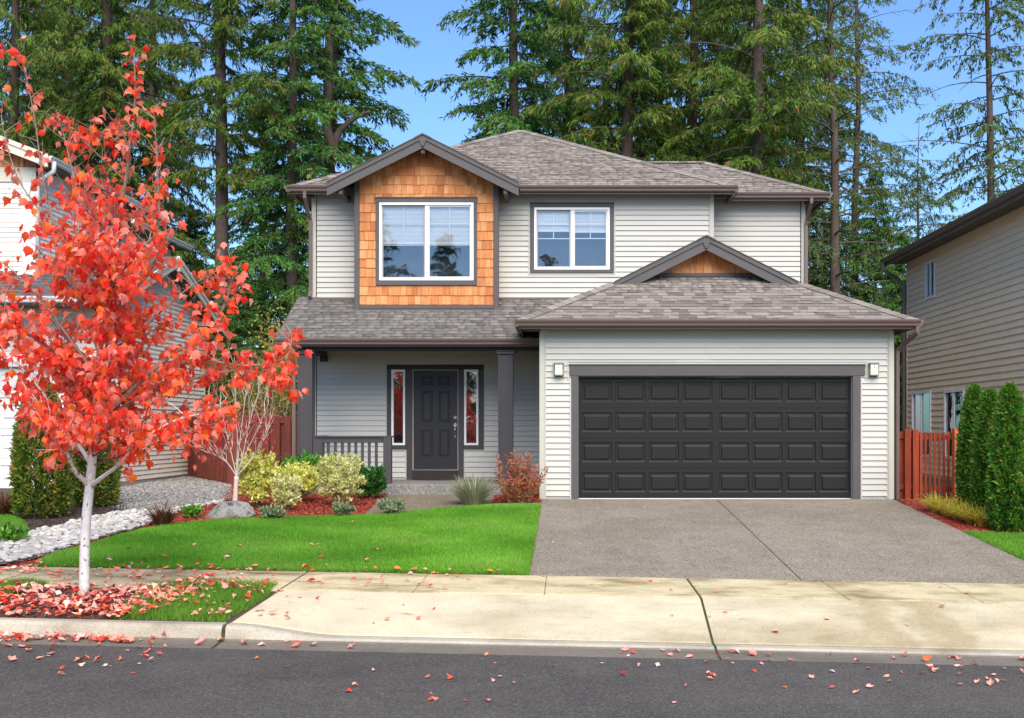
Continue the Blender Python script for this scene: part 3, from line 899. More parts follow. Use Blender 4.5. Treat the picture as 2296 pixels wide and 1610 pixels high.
# ---- windows facing the street
def slider_window(parent, x0, x1, z0, z1, y, trim, muntins, blind_z, left_grey=True, trim_m='charcoal_trim', tw=.075):
    """white sliding window with two panes; y is the wall face, frame stands .03 proud"""
    fw = .045
    mb = MB()
    for a, b, c, d in rect_minus(x0, x1, z0, z1, [(x0 + fw, x1 - fw, z0 + fw, z1 - fw)]): mb.box(a, b, y - .046, y + .07, c, d)
    win = mb.build('window', 'vinyl_white', parent)
    xm = (x0 + x1) / 2
    plate(xm - .028, xm + .028, y - .025, y + .055, z0 + fw - .004, z1 - fw + .004, 'mullion', 'vinyl_white', win)
    for side, (a, b) in enumerate(((x0 + fw, xm - .028), (xm + .028, x1 - fw))):
        sw = .03 if side else .026
        mb = MB(); yy = y - .012 + .02 * (1 - side)
        for q in rect_minus(a - .002, b + .002, z0 + fw - .002, z1 - fw + .002, [(a + sw, b - sw, z0 + fw + sw, z1 - fw - sw)]): mb.box(q[0], q[1], yy, yy + .03, q[2], q[3])
        mb.build('sash', 'sash_grey' if (left_grey and side == 0) else 'vinyl_white', win)
        pa, pb, pc, pd = a + sw - .004, b - sw + .004, z0 + fw + sw - .004, z1 - fw - sw + .004
        plate(pa, pb, yy + .010, yy + .016, pc, pd, 'pane', 'window_glass', win, 0)
        hz, vz = muntins
        for h in hz: plate(pa, pb, yy + .018, yy + .026, h - .009, h + .009, 'muntin', 'vinyl_white', win, 0)
        if hz: plate((pa + pb) / 2 - .009, (pa + pb) / 2 + .009, yy + .0185, yy + .0255, min(hz), pd, 'muntin', 'vinyl_white', win, 0)
        bz = blind_z[side]
        if bz:
            mb = MB(); z = bz + .02; s = .026
            while z < z1 - fw:
                mb.prism([(a - .02, y + .075, z), (a - .02, y + .090, z + s * .55), (a - .02, y + .092, z + s * 1.04), (a - .02, y + .077, z + s * .5)], (b - a + .04, 0, 0)); z += s
            mb.box(a - .02, b + .02, y + .072, y + .095, bz - .012, bz + .02)
            mb.build('blind', 'blind', win)
    # a dim room behind the glass
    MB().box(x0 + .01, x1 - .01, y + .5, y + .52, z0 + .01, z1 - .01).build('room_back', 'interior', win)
    if trim:
        tx0, tx1, tz0, tz1 = trim
        plate(tx0 - .008, tx1 + .008, y - .042, y - .002, z1 + .002, tz1, 'trim_board', trim_m, win)
        plate(tx0 - .016, tx1 + .016, y - .056, y - .002, tz1, tz1 + .018, 'drip_cap', trim_m, win)
        plate(tx0, tx1, y - .042, y - .002, tz0, z0 - .002, 'trim_board', trim_m, win)
        plate(tx0, x0 - .002, y - .040, y - .002, z0 - .002, z1 + .002, 'trim_board', trim_m, win)
        plate(x1 + .002, tx1, y - .040, y - .002, z0 - .002, z1 + .002, 'trim_board', trim_m, win)
    return win

# ================================================================== THE HOUSE
GX0, GX1, GY = -.452, 5.834, 21.40            # garage front
MX0, MX1, MY = -5.166, 3.034, 24.60           # main front wall
RX1, RY = 5.04, 25.30                         # set-back wing
EXP = .1055
house = thing('house', (0, 22, 0), 'pale grey two-storey house with black garage door and cedar shingled bay', 'house')

# --- garage front wall
gd = (.238, 5.104, -.01, 2.173)
gw = wall_back(house, (GX0, GY), (1, 0), GX1 - GX0, -.25, 3.08, 'siding', [(gd[0] - GX0, gd[1] - GX0, -.3, gd[3])], name='garage_wall')
siding(gw, (GX0 + .105, GY), (1, 0), GX1 - GX0 - .21, .055, 3.06, EXP, 'siding_board',
       [(gd[0] - .125 - GX0 - .105, gd[1] + .125 - GX0 - .105, -.3, 2.36)])
wall_back(house, (GX0, 24.6), (0, -1), 3.2, -.25, 3.04, 'siding', name='garage_side_wall')
wall_back(house, (GX1, GY), (0, 1), 8, -.25, 3.04, 'siding', name='garage_side_wall')
plate(GX0 - .004, GX0 + .09, GY - .038, GY + .1, .0, 3.06, 'corner_board', 'corner_board', house)
plate(GX0 + .091, GX0 + .115, GY - .029, GY - .001, .0, 3.055, 'corner_channel', 'siding', house)
plate(GX1 - .09, GX1 + .004, GY - .038, GY + .1, .0, 3.06, 'corner_board', 'corner_board', house)
plate(GX1 - .115, GX1 - .091, GY - .029, GY - .001, .0, 3.055, 'corner_channel', 'siding', house)
plate(GX0 + .005, gd[0] - .13, GY - .006, GY + .1, -.2, .055, 'foundation', 'foundation', house, 0)
plate(gd[1] + .13, GX1 - .005, GY - .006, GY + .1, -.2, .055, 'foundation', 'foundation', house, 0)
# door casing
plate(.079, 5.318, GY - .045, GY - .002, 2.19, 2.372, 'door_header', 'charcoal_trim', house)
plate(.068, 5.329, GY - .058, GY - .002, 2.372, 2.400, 'drip_cap', 'charcoal_trim', house)
plate(.111, .236, GY - .040, GY + .16, .0, 2.188, 'door_jamb', 'charcoal_trim', house)
plate(5.106, 5.246, GY - .040, GY + .16, .0, 2.188, 'door_jamb', 'charcoal_trim', house)
plate(.237, 5.105, GY + .0, GY + .16, 2.176, 2.1885, 'door_head_stop', 'charcoal_trim', house, 0)
for a, b in ((.040, .066), (5.331, 5.357)): plate(a, b, GY - .029, GY - .001, 2.12, 2.43, 'j_channel', 'siding', house, 0)
plate(.040, 5.357, GY - .029, GY - .001, 2.431, 2.455, 'j_channel', 'siding', house, 0)
for a, b in ((.085, .109), (5.248, 5.272)): plate(a, b, GY - .029, GY - .001, .0, 2.119, 'j_channel', 'siding', house, 0)

# --- garage door: four sections of eight raised panels
DY = GY + .10
gdoor = MB().box(.239, 5.103, DY + .035, DY + .06, 0.0, 2.172).build('garage_door', 'garage_black', house)
SHH = 2.150 / 4
pw = .427; cx = []
for i in range(8):                                  # the two halves stand a little apart, as on the photo
    cx.append(.300 + i * .598 + (.055 if i > 3 else 0))
for r in range(4):
    z0 = .012 + r * SHH; z1 = z0 + SHH - .004
    holes = [(c, c + .535, z0 + .105, z0 + .105 + .352) for c in cx]
    mb = MB()
    for a, b, c, d in rect_minus(.243, 5.099, z0, z1, holes): mb.poly([(a, DY, c), (b, DY, c), (b, DY, d), (a, DY, d)])
    for q in ((z0, -1), (z1, 1)): mb.poly([(.243, DY, q[0]), (5.099, DY, q[0]), (5.099, DY + .03, q[0] + .002 * q[1]), (.243, DY + .03, q[0] + .002 * q[1])])
    mb.build('door_section', 'garage_black', gdoor)
    for a, b, c, d in holes:
        mb = MB(); pressed_panel(mb, a, b, c, d, DY)
        mb.build('panel', 'garage_black', gdoor)
plate(.24, 5.10, DY - .004, DY + .03, -.004, .011, 'bottom_seal', 'vinyl_white', gdoor, 0)

# --- wall lanterns either side of the garage door
def lantern(x, label):
    t = thing('wall_lantern', (x, GY, 2.17), label, 'wall lamp', 'lanterns beside the garage door')
    z = 2.157
    plate(x - .105, x + .105, GY - .036, GY - .026, z, z + .278, 'back_plate', 'corner_board', t, .003)
    plate(x - .085, x + .085, GY - .044, GY - .0365, z + .012, z + .266, 'wall_bracket', 'lantern_metal', t, .002)
    plate(x - .066, x + .066, GY - .125, GY - .045, z + .05, z + .235, 'shade', 'lantern_glass', t, .004)
    plate(x - .088, x + .088, GY - .140, GY - .032, z + .236, z + .254, 'cap', 'lantern_metal', t, .004)
    plate(x - .075, x + .075, GY - .132, GY - .036, z + .033, z + .049, 'base', 'lantern_metal', t, .003)
    for a in (-.073, .066): plate(x + a, x + a + .007, GY - .130, GY - .120, z + .05, z + .235, 'bar', 'lantern_metal', t, 0)
    plate(x - .0645, x + .0645, GY - .129, GY - .1255, z + .165, z + .172, 'bar', 'lantern_metal', t, 0)
    plate(x - .003, x + .003, GY - .1295, GY - .1255, z + .1725, z + .2345, 'bar', 'lantern_metal', t, 0)
lantern(-.111, 'square wall lantern with cream glass left of the garage door')
lantern(5.466, 'square wall lantern with cream glass right of the garage door')

# --- garage roof with its small gable
EZ = 3.125; EY = 20.99; EX0, EX1 = -.832, 6.152; SL = .5
gc = (EX0 + EX1) / 2; half = (EX1 - EX0) / 2; tg = 1.70
rz = EZ + SL * half; YG = EY + tg
mb = MB()
fl, fr_ = (EX0, EY, EZ), (EX1, EY, EZ)
hl, hr = (EX0 + tg, EY + tg, EZ + SL * tg), (EX1 - tg, EY + tg, EZ + SL * tg)
ext = .55
hl2, hr2 = (EX0 + tg + ext, EY + tg + ext, EZ + SL * (tg + ext)), (EX1 - tg - ext, EY + tg + ext, EZ + SL * (tg + ext))
roof_plane(mb, [fl, fr_, hr, hr2, hl2, hl])
YB = MY + .05
roof_plane(mb, [(EX0, YB, EZ), fl, hl, (gc, YG, rz), (gc, YB, rz)])
roof_plane(mb, [fr_, (EX1, 29, EZ), (gc, 29, rz), (gc, YG, rz), hr])
groof = mb.build('garage_roof', 'roof_deck', house)
shingle_face(groof, [fl, fr_, hr, hr2, hl2, hl], (0, 1, SL), 'roof_shingle', single=300)
ridge_caps(groof, fl, hl, 'roof_shingle'); ridge_caps(groof, fr_, hr, 'roof_shingle')
# gable front: cedar shingles under a pair of barge boards
GXL, GXR = EX0 + tg, EX1 - tg
gz0 = EZ + SL * tg
gable_y = YG + .36
zbase = EZ + SL * (tg + .36) + .03
def rake_g(x): return rz - .13 - SL * abs(x - gc)
gb = MB().prism([(GXL + .35, gable_y, zbase - .1), (GXR - .35, gable_y, zbase - .1), (gc, gable_y, rz - .09)], (0, .1, 0)).build('gable_wall', 'charcoal_trim', house)
plate(GXL + .62, GXR - .62, gable_y - .03, gable_y - .001, zbase - .02, zbase + .045, 'base_trim', 'charcoal_trim', house, .003)
CED = {}
def cedar_shingle(parent, x0, x1, z0, z1, y, zt0=None, zt1=None):
    """one split shingle, its butt thicker than its top; zt0/zt1 the clipped top left and right"""
    off = woff(parent); t = random.uniform(.017, .024); dz = random.uniform(-.004, .004)
    zt0 = z1 if zt0 is None else zt0; zt1 = z1 if zt1 is None else zt1
    mb = MB()
    V = [(x0, y - t, z0 + dz), (x1, y - t, z0 + dz + random.uniform(-.002, .002)), (x1, y - .004, zt1), (x0, y - .004, zt0), (x0, y, z0 + dz), (x1, y, z0 + dz), (x1, y, zt1), (x0, y, zt0)]
    mb.v = V; mb.f = [(0, 1, 2, 3), (4, 5, 1, 0), (0, 3, 7, 4), (1, 5, 6, 2), (3, 2, 6, 7)]
    return mb.build('cedar_shingle', 'cedar', parent)
def cedar_rows(parent, x0, x1, z0, z1, y, expo, holes=(), rake=None):
    z = z0
    while z < z1 - .03:
        zt = min(z + expo + .02, z1)
        x = x0
        while x < x1 - .004:
            wd = random.choice((.075, .095, .11, .125, .14, .165, .19)) * random.uniform(.9, 1.1)
            b = min(x + wd, x1)
            if x1 - b < .04: b = x1
            segs = [(x + .0035, b - .0035, z, zt)]
            for h in holes:
                ns = []
                for s in segs:
                    if s[1] <= h[0] or s[0] >= h[1] or s[3] <= h[2] or s[2] >= h[3]: ns.append(s); continue
                    if s[0] < h[0] - .015: ns.append((s[0], h[0], s[2], s[3]))
                    elif s[1] > h[1] + .015: ns.append((h[1], s[1], s[2], s[3]))
                    if max(s[0], h[0]) < min(s[1], h[1]):
                        a_, b_ = max(s[0], h[0]), min(s[1], h[1])
                        if s[2] < h[2] - .02: ns.append((a_, b_, s[2], h[2]))
                        elif s[3] > h[3] + .03: ns.append((a_, b_, h[3], s[3]))
                segs = ns
            for s in segs:
                if rake:
                    t0, t1 = min(s[3], rake(s[0])), min(s[3], rake(s[1]))
                    if max(t0, t1) < s[2] + .02: continue
                    cedar_shingle(parent, s[0], s[1], s[2], s[3], y, max(t0, s[2] + .004), max(t1, s[2] + .004))
                else: cedar_shingle(parent, *s, y)
            x = b
        z += expo
cedar_rows(gb, GXL + .45, GXR - .45, zbase + .045, rz - .1, gable_y - .001, .175, rake=rake_g)
def barge(parent, xa, za, xb, zb, y, m='charcoal_trim', hgt=.205):
    """a sloping barge board from ridge (xa,za) to its foot (xb,zb), with a narrower board proud of it"""
    MB().prism([(xa, y, za - .05), (xb, y, zb - .05), (xb, y, zb - .05 - hgt), (xa, y, za - .05 - hgt)], (0, .04, 0)).build('barge_board', m, parent, bevel=.004)
    MB().prism([(xa, y - .022, za + .002), (xb, y - .022, zb + .002), (xb, y - .022, zb - .085), (xa, y - .022, za - .085)], (0, .06, 0)).build('rake_trim', m, parent, bevel=.004)
    MB().prism([(xa, y - .036, za + .022), (xb, y - .036, zb + .022), (xb, y - .036, zb + .004), (xa, y - .036, za + .004)], (0, .3, 0)).build('rake_edge', 'roof_deck', parent)
def barge_pair(parent, xl, xr, xc, zf_, zr, y):
    barge(parent, xc - .0, zr, xl, zf_, y); barge(parent, xc + .0, zr, xr, zf_, y + .0005)
    MB().prism([(xc - .10, y - .026, zr - .035), (xc + .10, y - .026, zr - .035), (xc + .02, y - .026, zr - .225), (xc - .02, y - .026, zr - .225)], (0, .02, 0)).build('peak_block', 'charcoal_trim', parent, bevel=.003)
    MB().prism([(xc - .17, y - .045, zr + .03 - .085), (xc, y - .045, zr + .03), (xc + .17, y - .045, zr + .03 - .085), (xc + .17, y - .045, zr - .0 - .085), (xc, y - .045, zr + .0), (xc - .17, y - .045, zr - .085)], (0, .30, 0)).build('peak_cap', 'roof_deck', parent)
zt = rz
barge_pair(house, GXL + .06, GXR - .06, gc, EZ + SL * (tg + .06) , rz, YG - .02)
MB().prism([(GXL + .2, YG + .02, EZ + SL * (tg + .2) - .02), (gc, YG + .02, rz - .06), (gc, YG + .02, rz - .10), (GXL + .2, YG + .02, EZ + SL * (tg + .2) - .06)], (0, .42, 0)).build('gable_soffit', 'soffit', house)
MB().prism([(GXR - .2, YG + .02, EZ + SL * (tg + .2) - .02), (gc, YG + .02, rz - .061), (gc, YG + .02, rz - .10), (GXR - .2, YG + .02, EZ + SL * (tg + .2) - .06)], (0, .42, 0)).build('gable_soffit', 'soffit', house)
# eaves
gutter(house, (EX0 - .03, EY + .02, EZ + .03), (EX1 + .03, EY + .02, EZ + .03), (0, -1, 0))
gutter(house, (EX0 + .02, EY - .05, EZ + .028), (EX0 + .02, 22.8, EZ + .028), (-1, 0, 0))
gutter(house, (EX1 - .02, EY - .05, EZ + .028), (EX1 - .02, 29, EZ + .028), (1, 0, 0))
plate(EX0 + .03, EX1 - .03, EY + .021, EY + .05, EZ - .13, EZ + .01, 'fascia', 'gutter_brown', house, 0)
plate(EX0 + .021, EX0 + .05, EY + .051, 22.9, EZ - .13, EZ + .01, 'fascia', 'gutter_brown', house, 0)
plate(EX1 - .05, EX1 - .021, EY + .051, 28, EZ - .13, EZ + .01, 'fascia', 'gutter_brown', house, 0)
plate(EX0 + .051, EX1 - .051, EY + .052, GY - .004, EZ - .06, EZ - .04, 'eave_soffit', 'soffit', house, 0)
plate(EX0 + .051, GX0 - .004, GY - .003, 22.9, EZ - .06, EZ - .04, 'eave_soffit', 'soffit', house, 0)
plate(GX1 + .004, EX1 - .051, GY - .003, 28, EZ - .06, EZ - .04, 'eave_soffit', 'soffit', house, 0)

# --- main walls
BX0, BX1, BY = -4.186, -1.345, 24.05        # shingled bay
bw = (-3.705, -1.826, 4.212, 5.762)         # its window
w2 = (-.629, .911, 4.499, 5.765)
sl_l = (-3.544, -3.262, .918, 2.458); sl_r = (-2.059, -1.768, .918, 2.458)
dl = (-3.098, -2.196, .417, 2.449)
mw = wall_back(house, (MX0, MY), (1, 0), MX1 - MX0, .0, 6.12, 'siding',
               [(w2[0] - MX0, w2[1] - MX0, w2[2], w2[3]), (sl_l[0] - MX0, sl_l[1] - MX0, sl_l[2], sl_l[3]), (sl_r[0] - MX0, sl_r[1] - MX0, sl_r[2], sl_r[3]), (dl[0] - MX0, dl[1] - MX0, dl[2], dl[3])], name='front_wall')
siding(mw, (MX0 + .10, MY), (1, 0), BX0 - MX0 - .08, 3.93, 6.06, EXP, 'siding_board')
siding(mw, (BX1 - .02, MY), (1, 0), MX1 - BX1 - .075, 3.93, 6.06, EXP, 'siding_board', [(w2[0] - .085 - BX1 + .02, w2[1] + .085 - BX1 + .02, w2[2] - .07, w2[3] + .08)])
siding(mw, (MX0 + .10, MY), (1, 0), GX0 - MX0 - .10, .26, 2.95, EXP, 'siding_board',
       [(-3.635 - MX0 - .10, -1.658 - MX0 - .10, .84, 2.545), (-3.234 - MX0 - .10, -2.068 - MX0 - .10, .0, .9)])
wall_back(house, (MX0, 34.5), (0, -1), 9.9, .0, 6.12, 'siding', name='side_wall')
plate(MX0 - .004, MX0 + .085, MY - .038, MY + .1, 3.90, 6.06, 'corner_board', 'corner_board', house)
plate(MX0 - .004, MX0 + .085, MY - .038, MY + .1, .215, 2.9, 'corner_board', 'corner_board', house)
plate(MX1 - .095, MX1 + .004, MY - .038, MY + .1, 4.5, 6.06, 'corner_board', 'corner_board', house)
rw = wall_back(house, (MX1, RY), (1, 0), RX1 - MX1, 3.0, 6.12, 'siding', name='wing_wall')
siding(rw, (MX1 - .02, RY), (1, 0), RX1 - MX1 - .08, 3.93, 6.06, EXP, 'siding_board')
wall_back(house, (MX1, MY), (0, 1), RY - MY, 3.0, 6.12, 'siding', name='return_wall')
wall_back(house, (RX1, RY), (0, 1), 6, .0, 6.12, 'siding', name='side_wall')
wall_back(house, (RX1, 34.5), (-1, 0), RX1 - MX0, .0, 6.12, 'siding', name='rear_wall')
plate(RX1 - .085, RX1 + .004, RY - .038, RY + .1, 3.9, 6.06, 'corner_board', 'corner_board', house)
# step flashing where the roofs meet the wall
plate(MX0 + .02, BX0, MY - .07, MY - .027, 3.885, 3.93, 'flashing', 'gutter_brown', house, 0)
plate(BX1, .2, MY - .07, MY - .027, 3.885, 3.93, 'flashing', 'gutter_brown', house, 0)

# --- bay with cedar shingles
BZ0 = 3.665; gr = 7.006; gxc = -2.788; gxl, gxr = -4.668, -.909; GYF = 23.60
def rake_b(x): return gr - .12 - SL * abs(x - gxc)
fb = [(BX0, BY, BZ0), (BX1, BY, BZ0), (BX1, BY, rake_b(BX1)), (gxc, BY, rake_b(gxc)), (BX0, BY, rake_b(BX0))]
bay = wall_back(house, (BX0, BY), (1, 0), BX1 - BX0, BZ0, 5.95, 'cedar', [(bw[0] - BX0, bw[1] - BX0, bw[2], bw[3])], name='bay_wall')
MB().prism([(BX0, BY, 5.951), (BX1, BY, 5.951), (BX1, BY, rake_b(BX1)), (gxc, BY, rake_b(gxc)), (BX0, BY, rake_b(BX0))], (0, .12, 0)).build('gable_wall', 'cedar', house)
wall_back(house, (BX1, BY), (0, 1), MY - BY, BZ0, 6.2, 'cedar', name='bay_side_wall', th=.1)
wall_back(house, (BX0, MY), (0, -1), MY - BY, BZ0, 6.2, 'cedar', name='bay_side_wall', th=.1)
cedar_rows(bay, BX0 + .082, BX1 - .082, BZ0 + .065, 6.9, BY - .001, .184, [(-3.777, -1.755, 4.114, 5.880)], rake=rake_b)
plate(BX0 - .02, BX0 + .08, BY - .035, BY + .08, BZ0 - .03, rake_b(BX0) - .0, 'corner_board', 'charcoal_trim', house)
plate(BX1 - .08, BX1 + .02, BY - .035, BY + .08, BZ0 - .03, rake_b(BX1) - .0, 'corner_board', 'charcoal_trim', house)
plate(BX0 + .081, BX1 - .081, BY - .030, BY - .001, BZ0 - .02, BZ0 + .06, 'base_trim', 'charcoal_trim', house)
plate(BX0 - .04, BX1 + .04, BY - .10, BY - .036, BZ0 - .075, BZ0 - .035, 'flashing', 'gutter_brown', house, 0)
slider_window(house, *bw, BY, (-3.777, -1.755, 4.114, 5.848), ([5.343, 4.962], None), (4.93, 4.93))
slider_window(house, *w2, MY, (-.712, .992, 4.430, 5.850), ([5.433, 5.14], None), (5.30, 5.28))
for a, b, c, d in ((-.748, -.722, 4.395, 5.895), (1.002, 1.028, 4.395, 5.895), (-.7215, 1.0015, 4.395, 4.42), (-.7215, 1.0015, 5.872, 5.895)):
    plate(a, b, MY - .029, MY - .001, c, d, 'j_channel', 'siding', house, 0)

# --- main roof
MEY, MEZ = 24.20, 6.104; MEX0, MEX1 = -5.548, 3.433
mc = (MEX0 + MEX1) / 2; mh = (MEX1 - MEX0) / 2; ap = (mc, MEY + mh, MEZ + SL * mh)
ap2 = (mc, 31.5, ap[2])
WEY, WEX1, WEY2 = 24.90, 5.44, 29.5
wh = (WEY2 - WEY) / 2; wap = (WEX1 - wh, WEY + wh, MEZ + SL * wh)
mb = MB()
A, B = (MEX0, MEY, MEZ), (MEX1, MEY, MEZ)
roof_plane(mb, [A, B, ap])
roof_plane(mb, [(MEX0, 36, MEZ), A, ap, ap2]); roof_plane(mb, [B, (MEX1, 36, MEZ), ap2, ap]); roof_plane(mb, [(MEX1, 36, MEZ), (MEX0, 36, MEZ), ap2])
mroof = mb.build('main_roof', 'roof_deck', house)
def over_bay(c): return gr - SL * abs(c.x - gxc) > c.z + .0 and gxl < c.x < gxr
shingle_face(mroof, [A, B, ap], (0, 1, SL), 'roof_shingle', keep=lambda c: not over_bay(c))
ridge_caps(mroof, A, ap, 'roof_shingle'); ridge_caps(mroof, B, ap, 'roof_shingle')
mb = MB()
wl_ = 1.0
def keepw(c): return c.z > MEZ + SL * (MEX1 - c.x) - .03 if c.x < MEX1 else True
roof_plane(mb, [(wl_, WEY, MEZ), (WEX1, WEY, MEZ), wap, (wl_, WEY + wh, wap[2])])
roof_plane(mb, [(WEX1, WEY, MEZ), (WEX1, WEY2, MEZ), wap]); roof_plane(mb, [(WEX1, WEY2, MEZ), (wl_, WEY2, MEZ), (wl_, WEY + wh, wap[2]), wap])
wroof = mb.build('wing_roof', 'roof_deck', house)
shingle_face(wroof, [(wl_, WEY, MEZ), (WEX1, WEY, MEZ), wap, (wl_, WEY + wh, wap[2])], (0, 1, SL), 'roof_shingle', keep=keepw)
ridge_caps(wroof, (WEX1, WEY, MEZ), wap, 'roof_shingle'); ridge_caps(wroof, wap, (1.3, wap[1], wap[2]), 'roof_shingle')
mb = MB()
roof_plane(mb, [(gxl, GYF, gr - SL * (gxc - gxl)), (gxc, GYF, gr), (gxc, 26.1, gr), (gxl, 24.3, gr - SL * (gxc - gxl))])
roof_plane(mb, [(gxr, GYF, gr - SL * (gxr - gxc)), (gxc, GYF, gr), (gxc, 26.1, gr), (gxr, 24.3, gr - SL * (gxr - gxc))])
broof = mb.build('gable_roof', 'roof_deck', house)
ridge_caps(broof, (gxc, GYF + .1, gr), (gxc, 26.0, gr), 'roof_shingle')
barge_pair(house, gxl, gxr, gxc, gr - SL * (gxc - gxl), gr, GYF - .02)
for x in (gxl + .22, gxr - .30):
    plate(x, x + .08, GYF + .03, BY + .5, 5.86, 5.98, 'lookout', 'charcoal_trim', house)
plate(gxc - .04, gxc + .04, GYF + .03, BY + .0, 6.66, 6.78, 'lookout', 'charcoal_trim', house)
gutter(house, (MEX0 - .03, MEY + .02, MEZ + .03), (gxl - .0, MEY + .02, MEZ + .03), (0, -1, 0))
gutter(house, (gxr + .0, MEY + .02, MEZ + .03), (MEX1 + .03, MEY + .02, MEZ + .03), (0, -1, 0))
gutter(house, (MEX0 + .02, MEY - .05, MEZ + .028), (MEX0 + .02, 34, MEZ + .028), (-1, 0, 0))
gutter(house, (MEX1 - .02, MEY - .05, MEZ + .028), (MEX1 - .02, 26, MEZ + .028), (1, 0, 0))
gutter(house, (MEX1 + .0, WEY + .02, MEZ + .03), (WEX1 + .03, WEY + .02, MEZ + .03), (0, -1, 0))
gutter(house, (WEX1 - .02, WEY - .05, MEZ + .028), (WEX1 - .02, 29.4, MEZ + .028), (1, 0, 0))
plate(MEX0 + .03, MEX1 - .03, MEY + .021, MEY + .05, MEZ - .13, MEZ + .01, 'fascia', 'gutter_brown', house, 0)
plate(MEX1 + .0, WEX1 - .03, WEY + .021, WEY + .05, MEZ - .13, MEZ + .01, 'fascia', 'gutter_brown', house, 0)
plate(MEX1 - .05, MEX1 - .021, MEY + .051, 25.4, MEZ - .13, MEZ + .01, 'fascia', 'gutter_brown', house, 0)
plate(MEX0 + .051, MEX1 - .051, MEY + .051, MY - .003, MEZ - .06, MEZ - .04, 'eave_soffit', 'soffit', house, 0)
plate(MX1 + .005, WEX1 - .051, WEY + .051, RY - .003, MEZ - .062, MEZ - .042, 'eave_soffit', 'soffit', house, 0)
plate(MEX0 + .051, MX0 - .003, MY - .002, 34, MEZ - .06, MEZ - .04, 'eave_soffit', 'soffit', house, 0)
plate(RX1 + .003, WEX1 - .051, RY - .002, 29, MEZ - .062, MEZ - .042, 'eave_soffit', 'soffit', house, 0)
# hip rafters seen under the corners
for (x0, y0, x1, y1) in ((MEX0 + .1, MEY + .1, MX0 + .05, MY + .0), (WEX1 - .1, WEY + .1, RX1 - .02, RY), (EX0 + .1, EY + .1, GX0, GY - .01), (EX1 - .1, EY + .1, GX1, GY - .01)):
    zz = MEZ if y0 > 23 else EZ
    MB().tube([(x0, y0, zz - .11), (x1, y1, zz - .11)], .045, 4).build('hip_rafter', 'gutter_brown', house)

# --- porch
PEY, PEZ = 22.62, 2.925; PX0 = -5.46
ptop = PEZ + SL * (MY - PEY)
mb = MB(); PXR = .85
pf = [(PX0, PEY, PEZ), (PXR, PEY, PEZ), (PXR, MY, ptop), (PX0, MY, ptop)]
roof_plane(mb, pf, .06)
proof = mb.build('porch_roof', 'roof_deck', house)
def keep_p(c):
    if BX0 < c.x < BX1 and c.y > BY - .05: return False
    if c.x > EX0 and c.y > EY: return c.z > EZ + SL * (c.x - EX0) or c.z < EZ - .05
    return True
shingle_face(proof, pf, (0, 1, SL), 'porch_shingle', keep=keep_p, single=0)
gutter(house, (PX0 + .03, PEY + .02, PEZ + .02), (GX0 - .02, PEY + .02, PEZ + .02), (0, -1, 0))
plate(PX0 + .04, GX0 - .01, PEY + .021, PEY + .05, PEZ - .13, PEZ + .0, 'fascia', 'gutter_brown', house, 0)
MB().prism([(PX0 + .0, PEY + .0, PEZ - .16), (PX0 + .0, PEY, PEZ + .012), (PX0 + .0, MY, ptop + .012), (PX0 + .0, MY, ptop - .16)], (.025, 0, 0)).build('rake_board', 'gutter_brown', house)
plate(PX0 + .03, GX0 - .005, PEY + .06, MY - .02, 2.86, 2.88, 'porch_ceiling', 'soffit', house, 0)
plate(-5.10, GX0 - .006, 22.79, 23.0, 2.735, 2.855, 'porch_beam', 'beam_brown', house)
plate(-5.06, -4.86, 23.001, MY - .02, 2.735, 2.855, 'porch_beam', 'beam_brown', house)
plate(-4.99, -4.84, MY - .12, MY - .018, 2.62, 2.734, 'beam_bracket', 'beam_brown', house)
porch = MB().box(-5.3, GX0 - .005, 22.22, MY - .001, -.1, .215).build('porch_slab', 'porch_slab', house, bevel=.012)
def post(x0, x1):
    o = plate(x0, x1, 22.76, 23.03, .216, 2.66, 'post', 'porch_trim', house, .006)
    for a, b in ((x0 - .001, x0 + .036), (x1 - .036, x1 + .001)): plate(a, b, 22.748, 22.7595, .2165, 2.655, 'post_corner', 'porch_trim', o, .002)
    plate(x0 - .035, x1 + .035, 22.725, 23.065, 2.661, 2.715, 'post_cap', 'porch_trim', o, .006)
    plate(x0 - .05, x1 + .05, 22.71, 23.08, 2.716, 2.734, 'post_cap', 'porch_trim', o, .004)
post(-5.05, -4.78); post(-1.264, -.986)
# railing
rail = MB().box(-4.74, -3.26, 22.76, 22.90, 1.085, 1.119).build('railing', 'porch_trim', house, bevel=.005)
plate(-4.72, -3.44, 22.79, 22.87, .985, 1.084, 'rail', 'porch_trim', rail)
plate(-4.72, -3.44, 22.80, 22.86, .33, .40, 'rail', 'porch_trim', rail)
plate(-3.437, -3.285, 22.755, 22.905, .217, 1.084, 'newel_post', 'porch_trim', rail, .006)
plate(-4.779, -4.60, 22.782, 22.885, .217, 1.083, 'half_post', 'porch_trim', rail, .006)
for px in (736, 752, 767.6, 782.7, 797.8, 812.6, 828, 843.7):
    x = (px - CX) / F * 22.83
    plate(x - .026, x + .026, 22.808, 22.852, .401, .984, 'baluster', 'porch_trim', rail, .003)
plate(-4.96, -4.83, 23.05, MY - .02, 1.085, 1.119, 'rail', 'porch_trim', rail)
plate(-4.94, -4.86, 23.05, MY - .02, .33, .40, 'rail', 'porch_trim', rail)
for i in range(9): plate(-4.92, -4.88, 23.16 + i * .155, 23.205 + i * .155, .401, 1.084, 'baluster', 'porch_trim', rail, .003)

